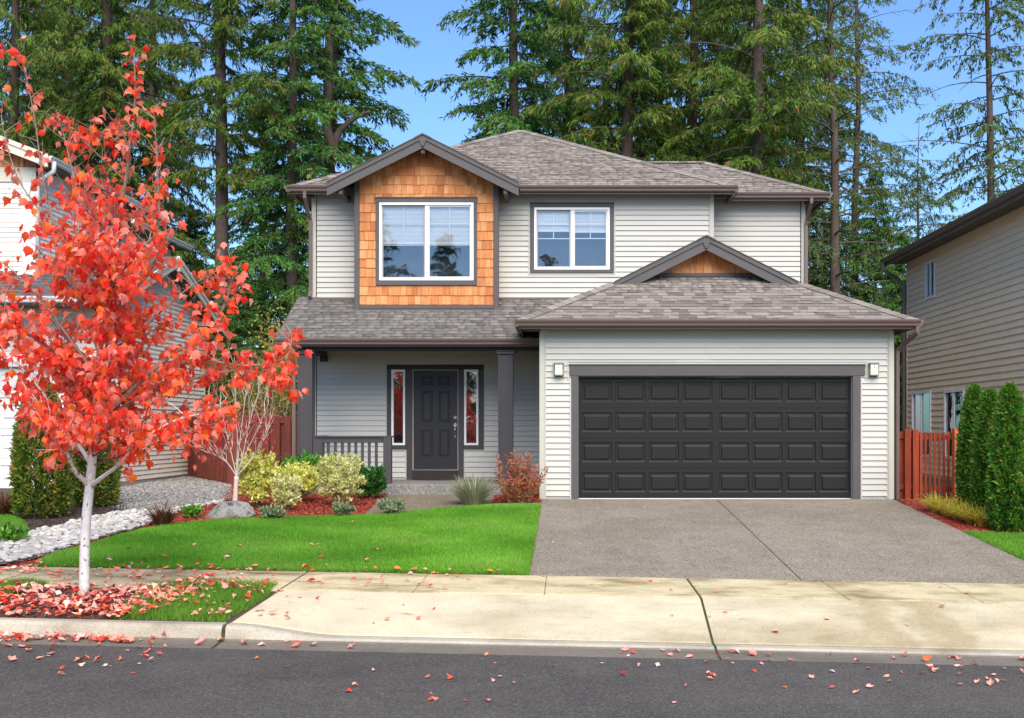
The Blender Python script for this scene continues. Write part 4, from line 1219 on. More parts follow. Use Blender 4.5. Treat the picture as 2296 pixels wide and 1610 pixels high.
# --- front door with its sidelights
door_y = MY - .03
fd = MB()
raised = [(-3.018, -2.783, z0, z1) for z0, z1 in ((2.225, 2.402), (1.455, 2.094), (.735, 1.294))] + [(-2.51, -2.275, z0, z1) for z0, z1 in ((2.225, 2.402), (1.455, 2.094), (.735, 1.294))]
cxd = (dl[0] + dl[1]) / 2
raised = []
for sx in (-1, 1):
    a, b = sorted((cxd + sx * .062, cxd + sx * .292))
    for z0, z1 in ((2.158, 2.336), (1.39, 2.026), (.672, 1.228)): raised.append((a, b, z0, z1))
DLY = MY + .045
for a, b, c, d in rect_minus(dl[0], dl[1], dl[2], dl[3], raised): fd.poly([(a, DLY, c), (b, DLY, c), (b, DLY, d), (a, DLY, d)])
fd.box(dl[0], dl[1], DLY + .03, DLY + .05, dl[2], dl[3])
fdoor = fd.build('front_door', 'door_black', house)
for a, b, c, d in raised:
    mb = MB(); raised_panel(mb, a, b, c, d, DLY, 1, [(0, 0), (.010, .011), (.030, .011), (.048, .001)]); mb.build('panel', 'door_black', fdoor)
hx = dl[1] - .052
def disc(x, z, r, y0, y1, name, m, parent, rz_=None, n=20):
    rz_ = rz_ or r
    MB().prism([(x + r * cos(t), y0, z + rz_ * sin(t)) for t in np.linspace(0, 2 * pi, n, False)], (0, y1 - y0, 0)).build(name, m, parent, bevel=.004)
disc(hx, 1.482, .036, DLY - .018, DLY - .001, 'deadbolt', 'chrome', fdoor); disc(hx, 1.482, .020, DLY - .034, DLY - .0185, 'deadbolt', 'chrome', fdoor)
disc(hx, 1.325, .036, DLY - .014, DLY - .001, 'handle_plate', 'chrome', fdoor, .052)
MB().tube([(hx, DLY - .012, 1.302), (hx, DLY - .05, 1.278), (hx - .003, DLY - .058, 1.235), (hx - .002, DLY - .052, 1.17), (hx, DLY - .028, 1.128), (hx, DLY - .008, 1.108)], [.008, .010, .0125, .012, .009, .012], 8).build('door_handle', 'chrome', fdoor, smooth=True)
disc(hx, 1.105, .022, DLY - .012, DLY - .001, 'handle_plate', 'chrome', fdoor, .034)
# casing
plate(-3.635, -1.658, MY - .046, MY - .002, 2.460, 2.560, 'door_header', 'beam_brown', house)
plate(-3.635, -3.545, MY - .042, MY - .002, .918, 2.459, 'door_casing', 'porch_trim', house)
plate(-1.767, -1.658, MY - .042, MY - .002, .918, 2.459, 'door_casing', 'porch_trim', house)
plate(-3.635, -3.235, MY - .044, MY - .002, .830, .917, 'door_casing', 'porch_trim', house)
plate(-2.067, -1.658, MY - .044, MY - .002, .830, .917, 'door_casing', 'porch_trim', house)
plate(-3.261, -3.115, MY - .042, MY + .10, .918, 2.459, 'door_casing', 'porch_trim', house)
plate(-3.234, -3.1151, MY - .0425, MY + .10, .216, .917, 'door_casing', 'porch_trim', house)
plate(-2.180, -2.060, MY - .042, MY + .10, .918, 2.459, 'door_casing', 'porch_trim', house)
plate(-2.1799, -2.068, MY - .0425, MY + .10, .216, .917, 'door_casing', 'porch_trim', house)
plate(-3.114, -2.181, MY - .030, MY + .10, .216, .400, 'threshold', 'beam_brown', house)
plate(-3.112, -2.183, MY - .012, MY + .09, .401, .416, 'sill', 'chrome', house, 0)
plate(-3.1135, -3.100, MY + .03, MY + .044, .417, 2.455, 'weather_strip', 'sash_grey', house, 0)
for a, b, c, d in ((-3.66, -3.637, .82, 2.585), (-1.656, -1.633, .82, 2.585), (-3.6365, -1.6565, 2.562, 2.585), (-3.6365, -3.26, .806, .829), (-2.042, -1.6565, .806, .829), (-3.259, -3.236, .216, .828), (-2.066, -2.043, .216, .828)):
    plate(a, b, MY - .029, MY - .001, c, d, 'j_channel', 'siding', house, 0)
for q in (sl_l, sl_r):
    mb = MB(); fwd = .042
    for a, b, c, d in rect_minus(*q, [(q[0] + fwd, q[1] - fwd, q[2] + fwd, q[3] - fwd)]): mb.box(a + (.0012 if a == q[0] else 0), b - (.0012 if b == q[1] else 0), MY - .048, MY + .06, c, d)
    s = mb.build('sidelight', 'vinyl_white', house)
    plate(q[0] + .03, q[1] - .03, MY - .012, MY - .006, q[2] + .03, q[3] - .03, 'pane', 'sidelight_glass', s, 0)
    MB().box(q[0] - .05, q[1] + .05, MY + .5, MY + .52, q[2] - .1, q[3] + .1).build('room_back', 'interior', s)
# door mat on the porch
mb = MB(); mxc = -2.64
mb.prism([(mxc + .46 * cos(t), 24.50 - .34 * sin(t), .216) for t in np.linspace(0, pi, 20)], (0, 0, .014))
tag(mb.build('doormat', 'doormat', None), 'dark half-round doormat on the porch before the front door', 'doormat')

# --- downspouts
def downspout(path, w_=.036, m='gutter_brown'):
    return MB().tube(path, w_, 4).build('downspout', m, house)
x = MX0 - .06
downspout([(x, MEY - .02, 6.02), (x, MEY - .02, 5.90), (x + .02, MY - .16, 5.60), (x + .045, MY - .075, 5.5), (x + .045, MY - .075, 4.05), (x + .045, MY - .16, 3.92)], .045)
x = RX1 + .02
downspout([(x + .03, WEY - .02, 6.02), (x + .03, WEY - .02, 5.93), (x - .0, RY - .12, 5.62), (x - .01, RY - .075, 5.5), (x - .01, RY - .075, 4.2)], .045)
x = -5.13
downspout([(x - .02, PEY - .03, 2.84), (x - .02, PEY - .03, 2.76), (x, 22.70, 2.5), (x, 22.80, 2.42), (x, 22.80, .1)], .048)
x = GX1 + .07
dp = [(EX1 - .02, EY - .03, 3.03), (EX1 - .02, EY - .03, 2.93), (x + .09, GY - .06, 2.74), (x, GY + .02, 2.64), (x, GY + .02, .0)]
downspout(dp, .045)
for i in range(8):
    c = Vector(dp[1]).lerp(Vector(dp[2]), i / 7)
    MB().tube([c + Vector((.008, -.008, .008)), c - Vector((.008, -.008, .008))], .054, 4).build('elbow_rib', 'gutter_brown', house)

# ================================================================== NEIGHBOURING HOUSES
nl = thing('neighbour_house', (-12, 26, 0), 'white-sided neighbouring house behind the red maple on the left', 'house')
NX, NY, NYB = -9.5, 25.4, 31.7
WE = .106
# garage front with its white sectional door
ngd = (-15.6, -10.8, -.03, 2.55)
fw_ = wall_back(nl, (-19, NY), (1, 0), 19 + NX, -.3, 3.95, 'white_siding', [(ngd[0] + 19, ngd[1] + 19, -.4, ngd[3])], name='garage_wall')
siding(fw_, (-10.68, NY), (1, 0), NX + 10.68 - .1, .1, 3.9, WE, 'white_siding')
siding(fw_, (-15.7, NY), (1, 0), 5.02, 2.68, 3.9, WE, 'white_siding')
plate(NX - .10, NX + .004, NY - .038, NY + .1, .0, 3.9, 'corner_board', 'white_trim', nl)
plate(-15.7, -10.68, NY - .038, NY - .001, 2.56, 2.68, 'door_header', 'white_trim', nl)
plate(-10.798, -10.68, NY - .038, NY + .1, -.02, 2.559, 'door_jamb', 'white_trim', nl)
ngo = MB().box(ngd[0], ngd[1], NY + .14, NY + .16, ngd[2], ngd[3]).build('garage_door', 'white_trim', nl)
for r in range(4):
    z0 = ngd[2] + .01 + r * .64; z1 = z0 + .634
    holes = [(ngd[0] + .07 + i * .595, ngd[0] + .07 + i * .595 + .50, z0 + .14, z0 + .50) for i in range(8)]
    mb = MB()
    for a, b, c, d in rect_minus(ngd[0], ngd[1], z0, z1, holes): mb.poly([(a, NY + .10, c), (b, NY + .10, c), (b, NY + .10, d), (a, NY + .10, d)])
    for q in (z0, z1): mb.poly([(ngd[0], NY + .10, q), (ngd[1], NY + .10, q), (ngd[1], NY + .135, q), (ngd[0], NY + .135, q)])
    mb.build('door_section', 'white_trim', ngo)
    for a, b, c, d in holes[4:]:
        mb = MB(); raised_panel(mb, a, b, c, d, NY + .10, 1, [(0, 0), (.02, .02), (.06, .02), (.09, .0)]); mb.build('panel', 'white_trim', ngo)
    mb = MB()
    for a, b, c, d in holes[:4]: raised_panel(mb, a, b, c, d, NY + .10, 1, [(0, 0), (.02, .02), (.06, .02), (.09, .0)])
    mb.build('panel_row', 'white_trim', ngo)
# long side wall and its gable
def rake_n(u): return 5.16 - .345 * abs((NY + u) - 28.3)
sw_ = wall_back(nl, (NX, NY), (0, 1), NYB - NY, -.3, 3.85, 'white_siding', name='side_wall')
MB().prism([(NX, NY, 3.851), (NX, NYB, 3.851), (NX, NYB, rake_n(NYB - NY)), (NX, 28.3, 5.14), (NX, NY, rake_n(0))], (-.1, 0, 0)).build('gable_wall', 'white_siding', nl)
siding(sw_, (NX, NY + .08), (0, 1), NYB - NY - .16, .12, 5.1, WE, 'white_siding', top=lambda u: rake_n(u + .08))
plate(NX - .02, NX + .012, NY, NYB, -.3, .118, 'foundation', 'foundation', nl, 0)
plate(NX - .05, NX + .03, NYB - .09, NYB + .02, .1, 3.9, 'corner_board', 'white_trim', nl)
# garage roof: ridge along the street
RZ_, EZN = 5.28, 3.90; NXR = -9.10
mb = MB()
nf = [(-19, 24.3, EZN), (NXR, 24.3, EZN), (NXR, 28.3, RZ_), (-19, 28.3, RZ_)]
roof_plane(mb, nf); roof_plane(mb, [(NXR, 32.3, EZN), (-19, 32.3, EZN), (-19, 28.3, RZ_), (NXR, 28.3, RZ_)])
nr = mb.build('garage_roof', 'roof_deck', nl)
shingle_face(nr, nf, (0, 1, .345), 'neighbour_shingle', keep=lambda c: c.x > -13.6)
for ya, za, yb, zb in ((28.3, RZ_, 24.25, EZN - .01), (28.3, RZ_, 32.35, EZN - .01)):
    MB().prism([(NXR, ya, za + .01), (NXR, yb, zb + .01), (NXR, yb, zb - .22), (NXR, ya, za - .22)], (.035, 0, 0)).build('barge_board', 'cream_trim', nl)
    MB().prism([(NXR + .036, ya, za + .02), (NXR + .036, yb, zb + .02), (NXR + .036, yb, zb - .07), (NXR + .036, ya, za - .07)], (.02, 0, 0)).build('rake_trim', 'cream_trim', nl)
    MB().prism([(NX + .02, ya, za - .09), (NX + .02, yb, zb - .09), (NX + .02, yb, zb - .11), (NX + .02, ya, za - .11)], (NXR - NX - .03, 0, 0)).build('gable_soffit', 'soffit', nl)
plate(NXR + .001, NXR + .07, 28.22, 28.38, RZ_ - .34, RZ_ + .02, 'peak_block', 'cream_trim', nl)
plate(NX + .03, NXR - .01, 31.0, 31.08, 3.9, 4.0, 'lookout', 'cream_trim', nl)
gutter(nl, (-19, 24.3, EZN + .02), (NXR, 24.3, EZN + .02), (0, -1, 0), 'white_trim')
plate(-19, NXR - .04, 24.32, NY - .002, EZN - .10, EZN - .08, 'eave_soffit', 'soffit', nl, 0)
# upper storey, set back, with a street-facing gable
AX, AY = -11.6, 26.4; AEZ = 7.14
ua = wall_back(nl, (-19, AY), (1, 0), 19 + AX, 3.9, 6.9, 'white_siding', name='upper_wall')
siding(ua, (-13.2, AY), (1, 0), -13.2 * -1 + AX - .32, 4.5, 6.64, WE, 'white_siding')
ub = wall_back(nl, (AX, AY), (0, 1), 6.0, 3.9, 7.0, 'white_siding', name='upper_wall')
siding(ub, (AX, AY + .09), (0, 1), 5.9, 4.5, 6.95, WE, 'white_siding')
plate(AX - .30, AX + .006, AY - .038, AY + .09, 4.3, 6.66, 'corner_board', 'white_trim', nl)
plate(-19, AX + .01, AY - .04, AY - .001, 6.66, 6.98, 'frieze_board', 'cream_trim', nl)
gw_ = MB().prism([(-18.5, AY, 6.981), (AX, AY, 6.981), (AX, AY, 7.1), (-15.3, AY, 8.65), (-18.5, AY, 7.5)], (0, .1, 0)).build('gable_wall', 'cedar', nl)
cedar_rows(gw_, -12.9, AX - .25, 6.99, 7.5, AY - .001, .2, rake=lambda x: 7.06 + .38 * (AX + .3 - x))
mb = MB()
roof_plane(mb, [(-11.2, 26.0, AEZ), (-11.2, 32.5, AEZ), (-15.3, 32.5, 8.75), (-15.3, 26.0, 8.75)])
roof_plane(mb, [(-19.4, 26.0, AEZ), (-19.4, 32.5, AEZ), (-15.3, 32.5, 8.75), (-15.3, 26.0, 8.75)])
roof_plane(mb, [(-10.85, 30.1, 6.5), (-10.85, 34.8, 6.5), (-15, 34.8, 8.1), (-15, 30.1, 8.1)])
mb.build('main_roof', 'roof_deck', nl)
MB().prism([(-11.17, 25.98, AEZ + .02), (-15.3, 25.98, 8.77), (-15.3, 25.98, 8.5), (-11.17, 25.98, AEZ - .24)], (0, .04, 0)).build('barge_board', 'cream_trim', nl)
MB().prism([(-11.15, 25.955, AEZ + .035), (-15.3, 25.955, 8.785), (-15.3, 25.955, 8.68), (-11.15, 25.955, AEZ - .07)], (0, .024, 0)).build('rake_trim', 'cream_trim', nl)
MB().prism([(-11.25, 26.03, AEZ - .08), (-15.3, 26.03, 8.66), (-15.3, 26.03, 8.64), (-11.25, 26.03, AEZ - .10)], (0, .37, 0)).build('gable_soffit', 'soffit', nl)
gutter(nl, (-11.2, 26.03, AEZ + .02), (-11.2, 32.5, AEZ + .02), (1, 0, 0), 'white_trim')
plate(AX + .004, -11.23, 26.1, 32.5, AEZ - .12, AEZ - .10, 'eave_soffit', 'soffit', nl, 0)
wall_back(nl, (-11.3, 30.5), (0, 1), 4.0, 3.9, 6.4, 'white_siding', name='upper_wall')
siding(wall_back(nl, (-13, 30.5), (1, 0), 1.7, 3.9, 6.4, 'white_siding', name='upper_wall'), (-11.6, 30.49), (1, 0), .3, 5, 6.4, WE, 'white_siding')
gutter(nl, (-10.85, 30.1, 6.52), (-10.85, 34.8, 6.52), (1, 0, 0), 'white_trim')
plate(-11.29, -10.88, 30.2, 34.7, 6.38, 6.40, 'eave_soffit', 'soffit', nl, 0)
MB().tube([(-11.12, 26.2, 7.06), (-11.12, 26.2, 6.86), (-11.4, 26.32, 6.72), (-11.53, 26.34, 6.62), (-11.53, 26.34, 4.6)], .052, 8).build('downspout', 'white_trim', nl, smooth=True)

nrh = thing('neighbour_house', (12, 26, 0), 'tan-sided two-storey house at the right edge, seen along its side wall', 'house')
TX, TY0, TY1 = 9.45, 20.0, 33.2
TE = .150
twin = [(32.67, 31.08, .56, 2.20), (29.9, 28.5, .56, 2.16), (31.46, 30.74, 4.66, 5.55)]
cuts = [(TY1 - a, TY1 - b, c, d) for a, b, c, d in twin]
tw_ = wall_back(nrh, (TX, TY1), (0, -1), TY1 - TY0, -.4, 6.2, 'tan_wall', cuts, name='side_wall')
siding(tw_, (TX, TY1), (0, -1), TY1 - TY0, .08, 6.05, TE, 'tan_siding', [(a - .05, b + .05, c - .05, d + .05) for a, b, c, d in cuts], split=4.5)
plate(TX - .03, TX + .06, TY1 - .02, TY1 + .05, .0, 6.0, 'corner_board', 'tan_wall', nrh)
wall_back(nrh, (TX + 9, TY1), (-1, 0), 9, -.4, 6.2, 'tan_wall', name='rear_wall')
wall_back(nrh, (TX, TY0), (1, 0), 9, -.4, 6.2, 'tan_wall', name='front_wall')
for k, (a, b, c, d) in enumerate(twin):
    o_, u_, n_ = frame_axes((TX, TY1), (0, -1))
    u0, u1 = TY1 - a, TY1 - b
    mb = MB(); fwd = .07
    for q in rect_minus(u0 - .05, u1 + .05, c - .05, d + .05, [(u0 + fwd * .3, u1 - fwd * .3, c + fwd * .3, d - fwd * .3)]):
        pts = [o_ + u_ * s + Vector((0, 0, z)) + n_ * .04 for s, z in ((q[0], q[2]), (q[1], q[2]), (q[1], q[3]), (q[0], q[3]))]
        mb.prism(pts, -n_ * .08)
    wo_ = mb.build('window', 'vinyl_white', nrh)
    um = (u0 + u1) / 2
    side_plate(um - .035, um + .035, -.02, .032, c + .01, d - .01, (TX, TY1), (0, -1), 'mullion', 'vinyl_white', wo_)
    side_plate(u0, um, -.012, -.006, c, d, (TX, TY1), (0, -1), 'pane', 'window_glass', wo_, 0)
    side_plate(um, u1, -.002, .004, c, d, (TX, TY1), (0, -1), 'pane', 'teal_glass', wo_, 0)
    side_plate(um + .03, u1, -.10, -.09, c + (d - c) * .2, d, (TX, TY1), (0, -1), 'blind', 'blind', wo_, 0)
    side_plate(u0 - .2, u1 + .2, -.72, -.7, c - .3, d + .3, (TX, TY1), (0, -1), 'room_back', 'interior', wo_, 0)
TEX, TEZ = 8.89, 5.93
roof_plane(MB(), [(TEX, 19.5, TEZ), (TEX, TY1 + .4, TEZ), (14, TY1 + .4, TEZ + 2.4), (14, 19.5, TEZ + 2.4)]).build('roof', 'roof_deck', nrh)
gutter(nrh, (TEX, 19.5, TEZ + .03), (TEX, TY1 + .4, TEZ + .03), (-1, 0, 0))
plate(TEX + .001, TEX + .03, 19.5, TY1 + .38, TEZ - .16, TEZ - .0, 'fascia', 'gutter_brown', nrh, 0)
plate(TEX + .031, TX - .004, 19.5, TY1 + .38, TEZ - .09, TEZ - .07, 'eave_soffit', 'soffit', nrh, 0)
MB().tube([(TEX - .06, TY1 + .2, 5.86), (TEX - .06, TY1 + .2, 5.66), (TX - .25, TY1 + .12, 5.4), (TX - .09, TY1 + .06, 5.25), (TX - .09, TY1 + .06, .1)], .055, 6).build('downspout', 'gutter_brown', nrh)

# ================================================================== FENCES
def fence_board(parent, c, ux, wd, th, z0, z1, m, name='fence_board', dog=0):
    c = Vector((c[0], c[1], 0)); u = Vector((ux[0], ux[1], 0)).normalized(); n = Vector((u.y, -u.x, 0))
    pts = [c - u * wd / 2 + Vector((0, 0, z0)), c + u * wd / 2 + Vector((0, 0, z0)), c + u * wd / 2 + Vector((0, 0, z1 - dog)), c - u * wd / 2 + Vector((0, 0, z1 - dog))]
    if dog: pts = pts[:3] + [c + u * (wd / 2 - dog) + Vector((0, 0, z1)), c - u * (wd / 2 - dog) + Vector((0, 0, z1))] + pts[3:]
    return MB().prism([p + n * th / 2 for p in pts], -n * th).build(name, m, parent, bevel=.003)
lf = thing('wooden_fence', (-7, 26, 0), 'dark red board fence between the white house and the porch', 'fence')
def fence_run(parent, a, b, ztop, zbot, m, bw_=.14, step=.235, rails=(.12, -.35, -1.25)):
    a = Vector((*a, 0)); b = Vector((*b, 0)); L = (b - a).length; u = (b - a).normalized(); n = Vector((u.y, -u.x, 0))
    k = int(L / step)
    for i in range(k + 1):
        zt_ = ztop + random.uniform(-.01, .01)
        fence_board(parent, a + u * (i * step + .03) + n * .03, u, bw_, .02, zbot + .04, zt_, m)
        if i < k: fence_board(parent, a + u * (i * step + .03 + step / 2) - n * .045, u, bw_ + .03, .02, zbot + .04, zt_ - .02, m)
    for zr in (ztop - .10, ztop - 1.28):
        pts = [a + Vector((0, 0, zr - .05)), b + Vector((0, 0, zr - .05)), b + Vector((0, 0, zr + .05)), a + Vector((0, 0, zr + .05))]
        MB().prism([p + n * .008 for p in pts], -n * .04).build('rail', m, parent, bevel=.003)
    for p in (a, b):
        MB().box(p.x - .05, p.x + .05, p.y - .05, p.y + .05, zbot, ztop + .02).build('fence_post', m, parent, bevel=.004)
fence_run(lf, (-9.44, 30.3), (-7.25, 26.1), 1.56, -.02, 'fence_wood')
fence_run(lf, (-7.2, 26.05), (-5.2, 26.05), 1.52, .0, 'fence_wood')

rf = thing('wooden_fence', (6.1, 21.9, 0), 'red-brown board fence panel between the garage corner and the gate', 'fence')
FY = 21.75
fx = lambda px, D=FY: (px - CX) / F * D
for px, wpx in ((2018, 16), (2041, 10)):
    fence_board(rf, (fx(px), FY + .04), (1, 0), wpx * FY / F * 1.15, .02, -.05, 1.20, 'gate_wood')
for z in (1.12, .2): plate(fx(2008), fx(2060), FY - .005, FY + .028, z - .05, z + .05, 'rail', 'gate_wood', rf)
plate(fx(2026), fx(2026) + .11, FY - .09, FY + .0, -.08, 1.25, 'fence_post', 'gate_wood', rf, .006)
gate = thing('garden_gate', (6.6, 21.7, 0), 'red slatted wooden gate with open gaps beside the garage', 'gate')
gx0, gx1 = fx(2052), fx(2136)
n_s = 8
plate(gx0 - .06, gx0 + .05, FY - .07, FY + .02, -.12, 1.24, 'gate_post', 'gate_wood', gate, .006)
for i in range(n_s):
    x = gx0 + .085 + i * (gx1 - gx0 - .10) / (n_s - 1)
    fence_board(gate, (x, FY - .07), (1, 0), .043, .02, -.10, 1.19 + random.uniform(-.008, .008), 'gate_wood', 'slat')
for z in (1.10, .16): plate(gx0 + .052, gx1 + .02, FY - .055, FY - .02, z - .045, z + .045, 'rail', 'gate_wood', gate)
plate(gx0 + .051, gx0 + .10, FY - .03, FY + .0, .05, 1.17, 'stile', 'gate_wood', gate)
pp = thing('gate_post', (6.98, 21.5, 0), 'thick orange-brown wooden post at the right of the slatted gate', 'post')
px_ = fx(2148, 21.4)
plate(px_ - .085, px_ + .085, 21.32, 21.49, -.2, 1.24, 'post_shaft', 'gate_post_wood', pp, .008)
MB().prism([(px_ - .085, 21.32, 1.2405), (px_ + .085, 21.32, 1.2405), (px_ + .085, 21.49, 1.2405), (px_ - .085, 21.49, 1.2405)], (0, 0, .02)).build('post_top', 'gate_post_wood', pp, bevel=.008)
rf2 = thing('wooden_fence', (7.6, 21.6, 0), 'red board fence running behind the clipped hedge to the tan house', 'fence')
for i in range(15):
    fence_board(rf2, (px_ + .14 + i * .155, 21.45), (1, 0), .148, .02, -.2, 1.17, 'gate_wood')
for z in (1.10, .1): plate(px_ + .086, px_ + 2.4, 21.40, 21.437, z - .05, z + .05, 'rail', 'gate_wood', rf2)

# ================================================================== PLANTS
def trunk_rings(path, rad, sides=8, wob=.0):
    mb = MB(); mb.tube(path, rad, sides)
    if wob:
        mb.v = [(x + random.uniform(-wob, wob), y + random.uniform(-wob, wob), z) for x, y, z in mb.v]
    return mb

# ---- conifers
def conifer_data(seed, H, r0, z0, R, nb, ntw, nsp, droop, slen, swid, up=.15, shape=.75, hang=.8, zmax=None, brown=.04, bare=0.):
    """trunk path, branch tubes and foliage sprays of one conifer, in local coordinates"""
    r = np.random.default_rng(seed)
    ph = r.uniform(0, 6, 4)
    def tc(z): return np.array([.10 * sin(z * .25 + ph[0]) + .04 * sin(z * .8 + ph[1]), .10 * sin(z * .22 + ph[2]), z])
    zs = np.linspace(-.3, H, 22)
    path = [tc(z) for z in zs]; rad = [max(.012, r0 * (1 - max(z, 0) / H) ** .8) * (1 + .35 * math.exp(-max(z, 0) / .5)) for z in zs]
    mb = MB(); mb.tube(path, rad, 9)
    br = MB(); base = []; dirs = []; vals = []; side = []
    for i in range(nb):
        t = (i + r.uniform(0, 1)) / nb
        zb = z0 + (H - z0) * t ** 1.0
        if zmax and zb > zmax: continue
        frac = 1 - (zb - z0 * .4) / (H - z0 * .4)
        L = R * max(.04, frac) ** shape * r.uniform(.55, 1.15)
        if zb < z0 + 2.0: L *= r.uniform(.3, .9)
        az = i * 2.39996 + r.normal(0, .4)
        d = np.array([cos(az), sin(az), 0.0]); s = np.array([-sin(az), cos(az), 0.0])
        a = up * r.uniform(.2, 1.6) + .25 * (1 - frac); b = droop * r.uniform(.6, 1.4)
        c0 = tc(zb)
        bend = r.normal(0, .12)
        P_ = lambda q: c0 + d * L * q + s * L * bend * q * q + np.array([0, 0, L * (a * q - b * q * q)])
        ts = np.linspace(0, 1, 6)
        rb = max(.008, r0 * .18 * frac + .012)
        br.tube([P_(q) for q in ts], [rb * (1 - .85 * q) for q in ts], 4, caps=False)
        if r.uniform() < bare: 
            for _ in range(5):
                q = r.uniform(.3, 1); p = P_(q); e = d * .6 + s * r.choice([-1, 1]) * r.uniform(.3, 1) + np.array([0, 0, r.uniform(-.2, .3)])
                br.tube([p, p + e * L * .2], [.008, .003], 3, caps=False)
            continue
        m_ = max(4, int(ntw * (.35 + L / R)))
        for j in range(m_):
            q = .03 + .97 * (j + r.uniform(0, 1)) / m_
            p = P_(q); l2 = L * .36 * (1.08 - q * .75) * r.uniform(.6, 1.2) + .12
            sg = 1 if j % 2 else -1
            e = unit(d * r.uniform(.35, .9) + s * sg * r.uniform(.4, 1.0) + np.array([0, 0, -droop * r.uniform(.2, .9)]))
            n = max(3, int(nsp * (.4 + l2 / (R * .3))))
            q2 = r.uniform(0, 1, n)[:, None]
            pos = p + e * l2 * q2 + np.array([0, 0, -1]) * l2 * .35 * hang * q2 ** 2 + r.normal(0, .045, (n, 3))
            dd = unit(e * .7 + np.array([0, 0, -hang]) * r.uniform(.2, 1.1, (n, 1)) + r.normal(0, .38, (n, 3)))
            base.append(pos); dirs.append(dd)
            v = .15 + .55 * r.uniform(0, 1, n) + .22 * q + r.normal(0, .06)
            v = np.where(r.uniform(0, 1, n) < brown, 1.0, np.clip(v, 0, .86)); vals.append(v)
    base = np.vstack(base); dirs = np.vstack(dirs); vals = np.concatenate(vals); n = len(base)
    sdv = unit(np.cross(dirs, unit(r.normal(size=(n, 3)))))
    V, Fc = kites(base, dirs, sdv, r.uniform(slen * .55, slen * 1.35, n), r.uniform(swid * .6, swid * 1.4, n), .4)
    return mb, br, V, Fc, np.repeat(vals, 4)
PROTO = {}
def conifer_proto(key, fol, **kw):
    mb, br, V, Fc, val = conifer_data(**kw)
    tmp = thing('tmp', (0, 0, 0), 'x', 'x')
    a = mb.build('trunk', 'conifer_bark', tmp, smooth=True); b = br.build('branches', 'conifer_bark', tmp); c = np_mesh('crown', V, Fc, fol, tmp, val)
    PROTO[key] = (a.data, b.data, c.data)
    for o in (a, b, c, tmp): bpy.data.objects.remove(o)
conifer_proto('cedar', 'cedar_foliage', seed=1, H=27, r0=.34, z0=1.5, R=5.0, nb=185, ntw=16, nsp=56, droop=.38, slen=.24, swid=.045, hang=1.2, zmax=20.5, brown=.04, bare=.07)
conifer_proto('cedar_b', 'cedar_foliage', seed=2, H=29, r0=.30, z0=3.0, R=4.7, nb=150, ntw=14, nsp=54, droop=.45, slen=.24, swid=.045, hang=1.35, zmax=20.5, brown=.05, bare=.09)
conifer_proto('spruce', 'spruce_foliage', seed=3, H=25, r0=.24, z0=1.2, R=4.4, nb=120, ntw=15, nsp=56, droop=.42, slen=.19, swid=.048, hang=.7, zmax=20.5, brown=.03)
conifer_proto('high', 'cedar_foliage', seed=4, H=30, r0=.29, z0=9.5, R=4.8, nb=110, ntw=14, nsp=54, droop=.40, slen=.24, swid=.045, hang=1.1, zmax=20.5, brown=.05, bare=.09)
conifer_proto('sparse', 'hemlock_foliage', seed=5, H=24, r0=.20, z0=2.5, R=4.8, nb=120, ntw=10, nsp=36, droop=.30, slen=.18, swid=.052, hang=1.3, zmax=20.5, shape=.6, bare=.12)
conifer_proto('bare', 'hemlock_foliage', seed=6, H=26, r0=.22, z0=3, R=4.8, nb=120, ntw=12, nsp=42, droop=.30, slen=.16, swid=.04, hang=1.2, zmax=20.5, shape=.6, bare=.3)
conifer_proto('young', 'spruce_foliage', seed=7, H=12, r0=.15, z0=.6, R=3.0, nb=90, ntw=14, nsp=42, droop=.35, slen=.18, swid=.045, hang=.8, brown=.03)
def place_conifer(key, px, D, rot, sc, label, name='conifer_tree', zs=1.0, y=None, x=None):
    x = (px - CX) / F * D if x is None else x
    t = thing(name, (x, D, float(G(x, D)) - .05), label, 'tree', 'conifers around the houses')
    for nm, me in zip(('trunk', 'branches', 'crown'), PROTO[key]):
        o = link(nm, me, t)
        if nm != 'trunk': o['kind'] = 'stuff'
    t.rotation_euler = (0, 0, rot); t.scale = (sc, sc, sc * zs)
    return t
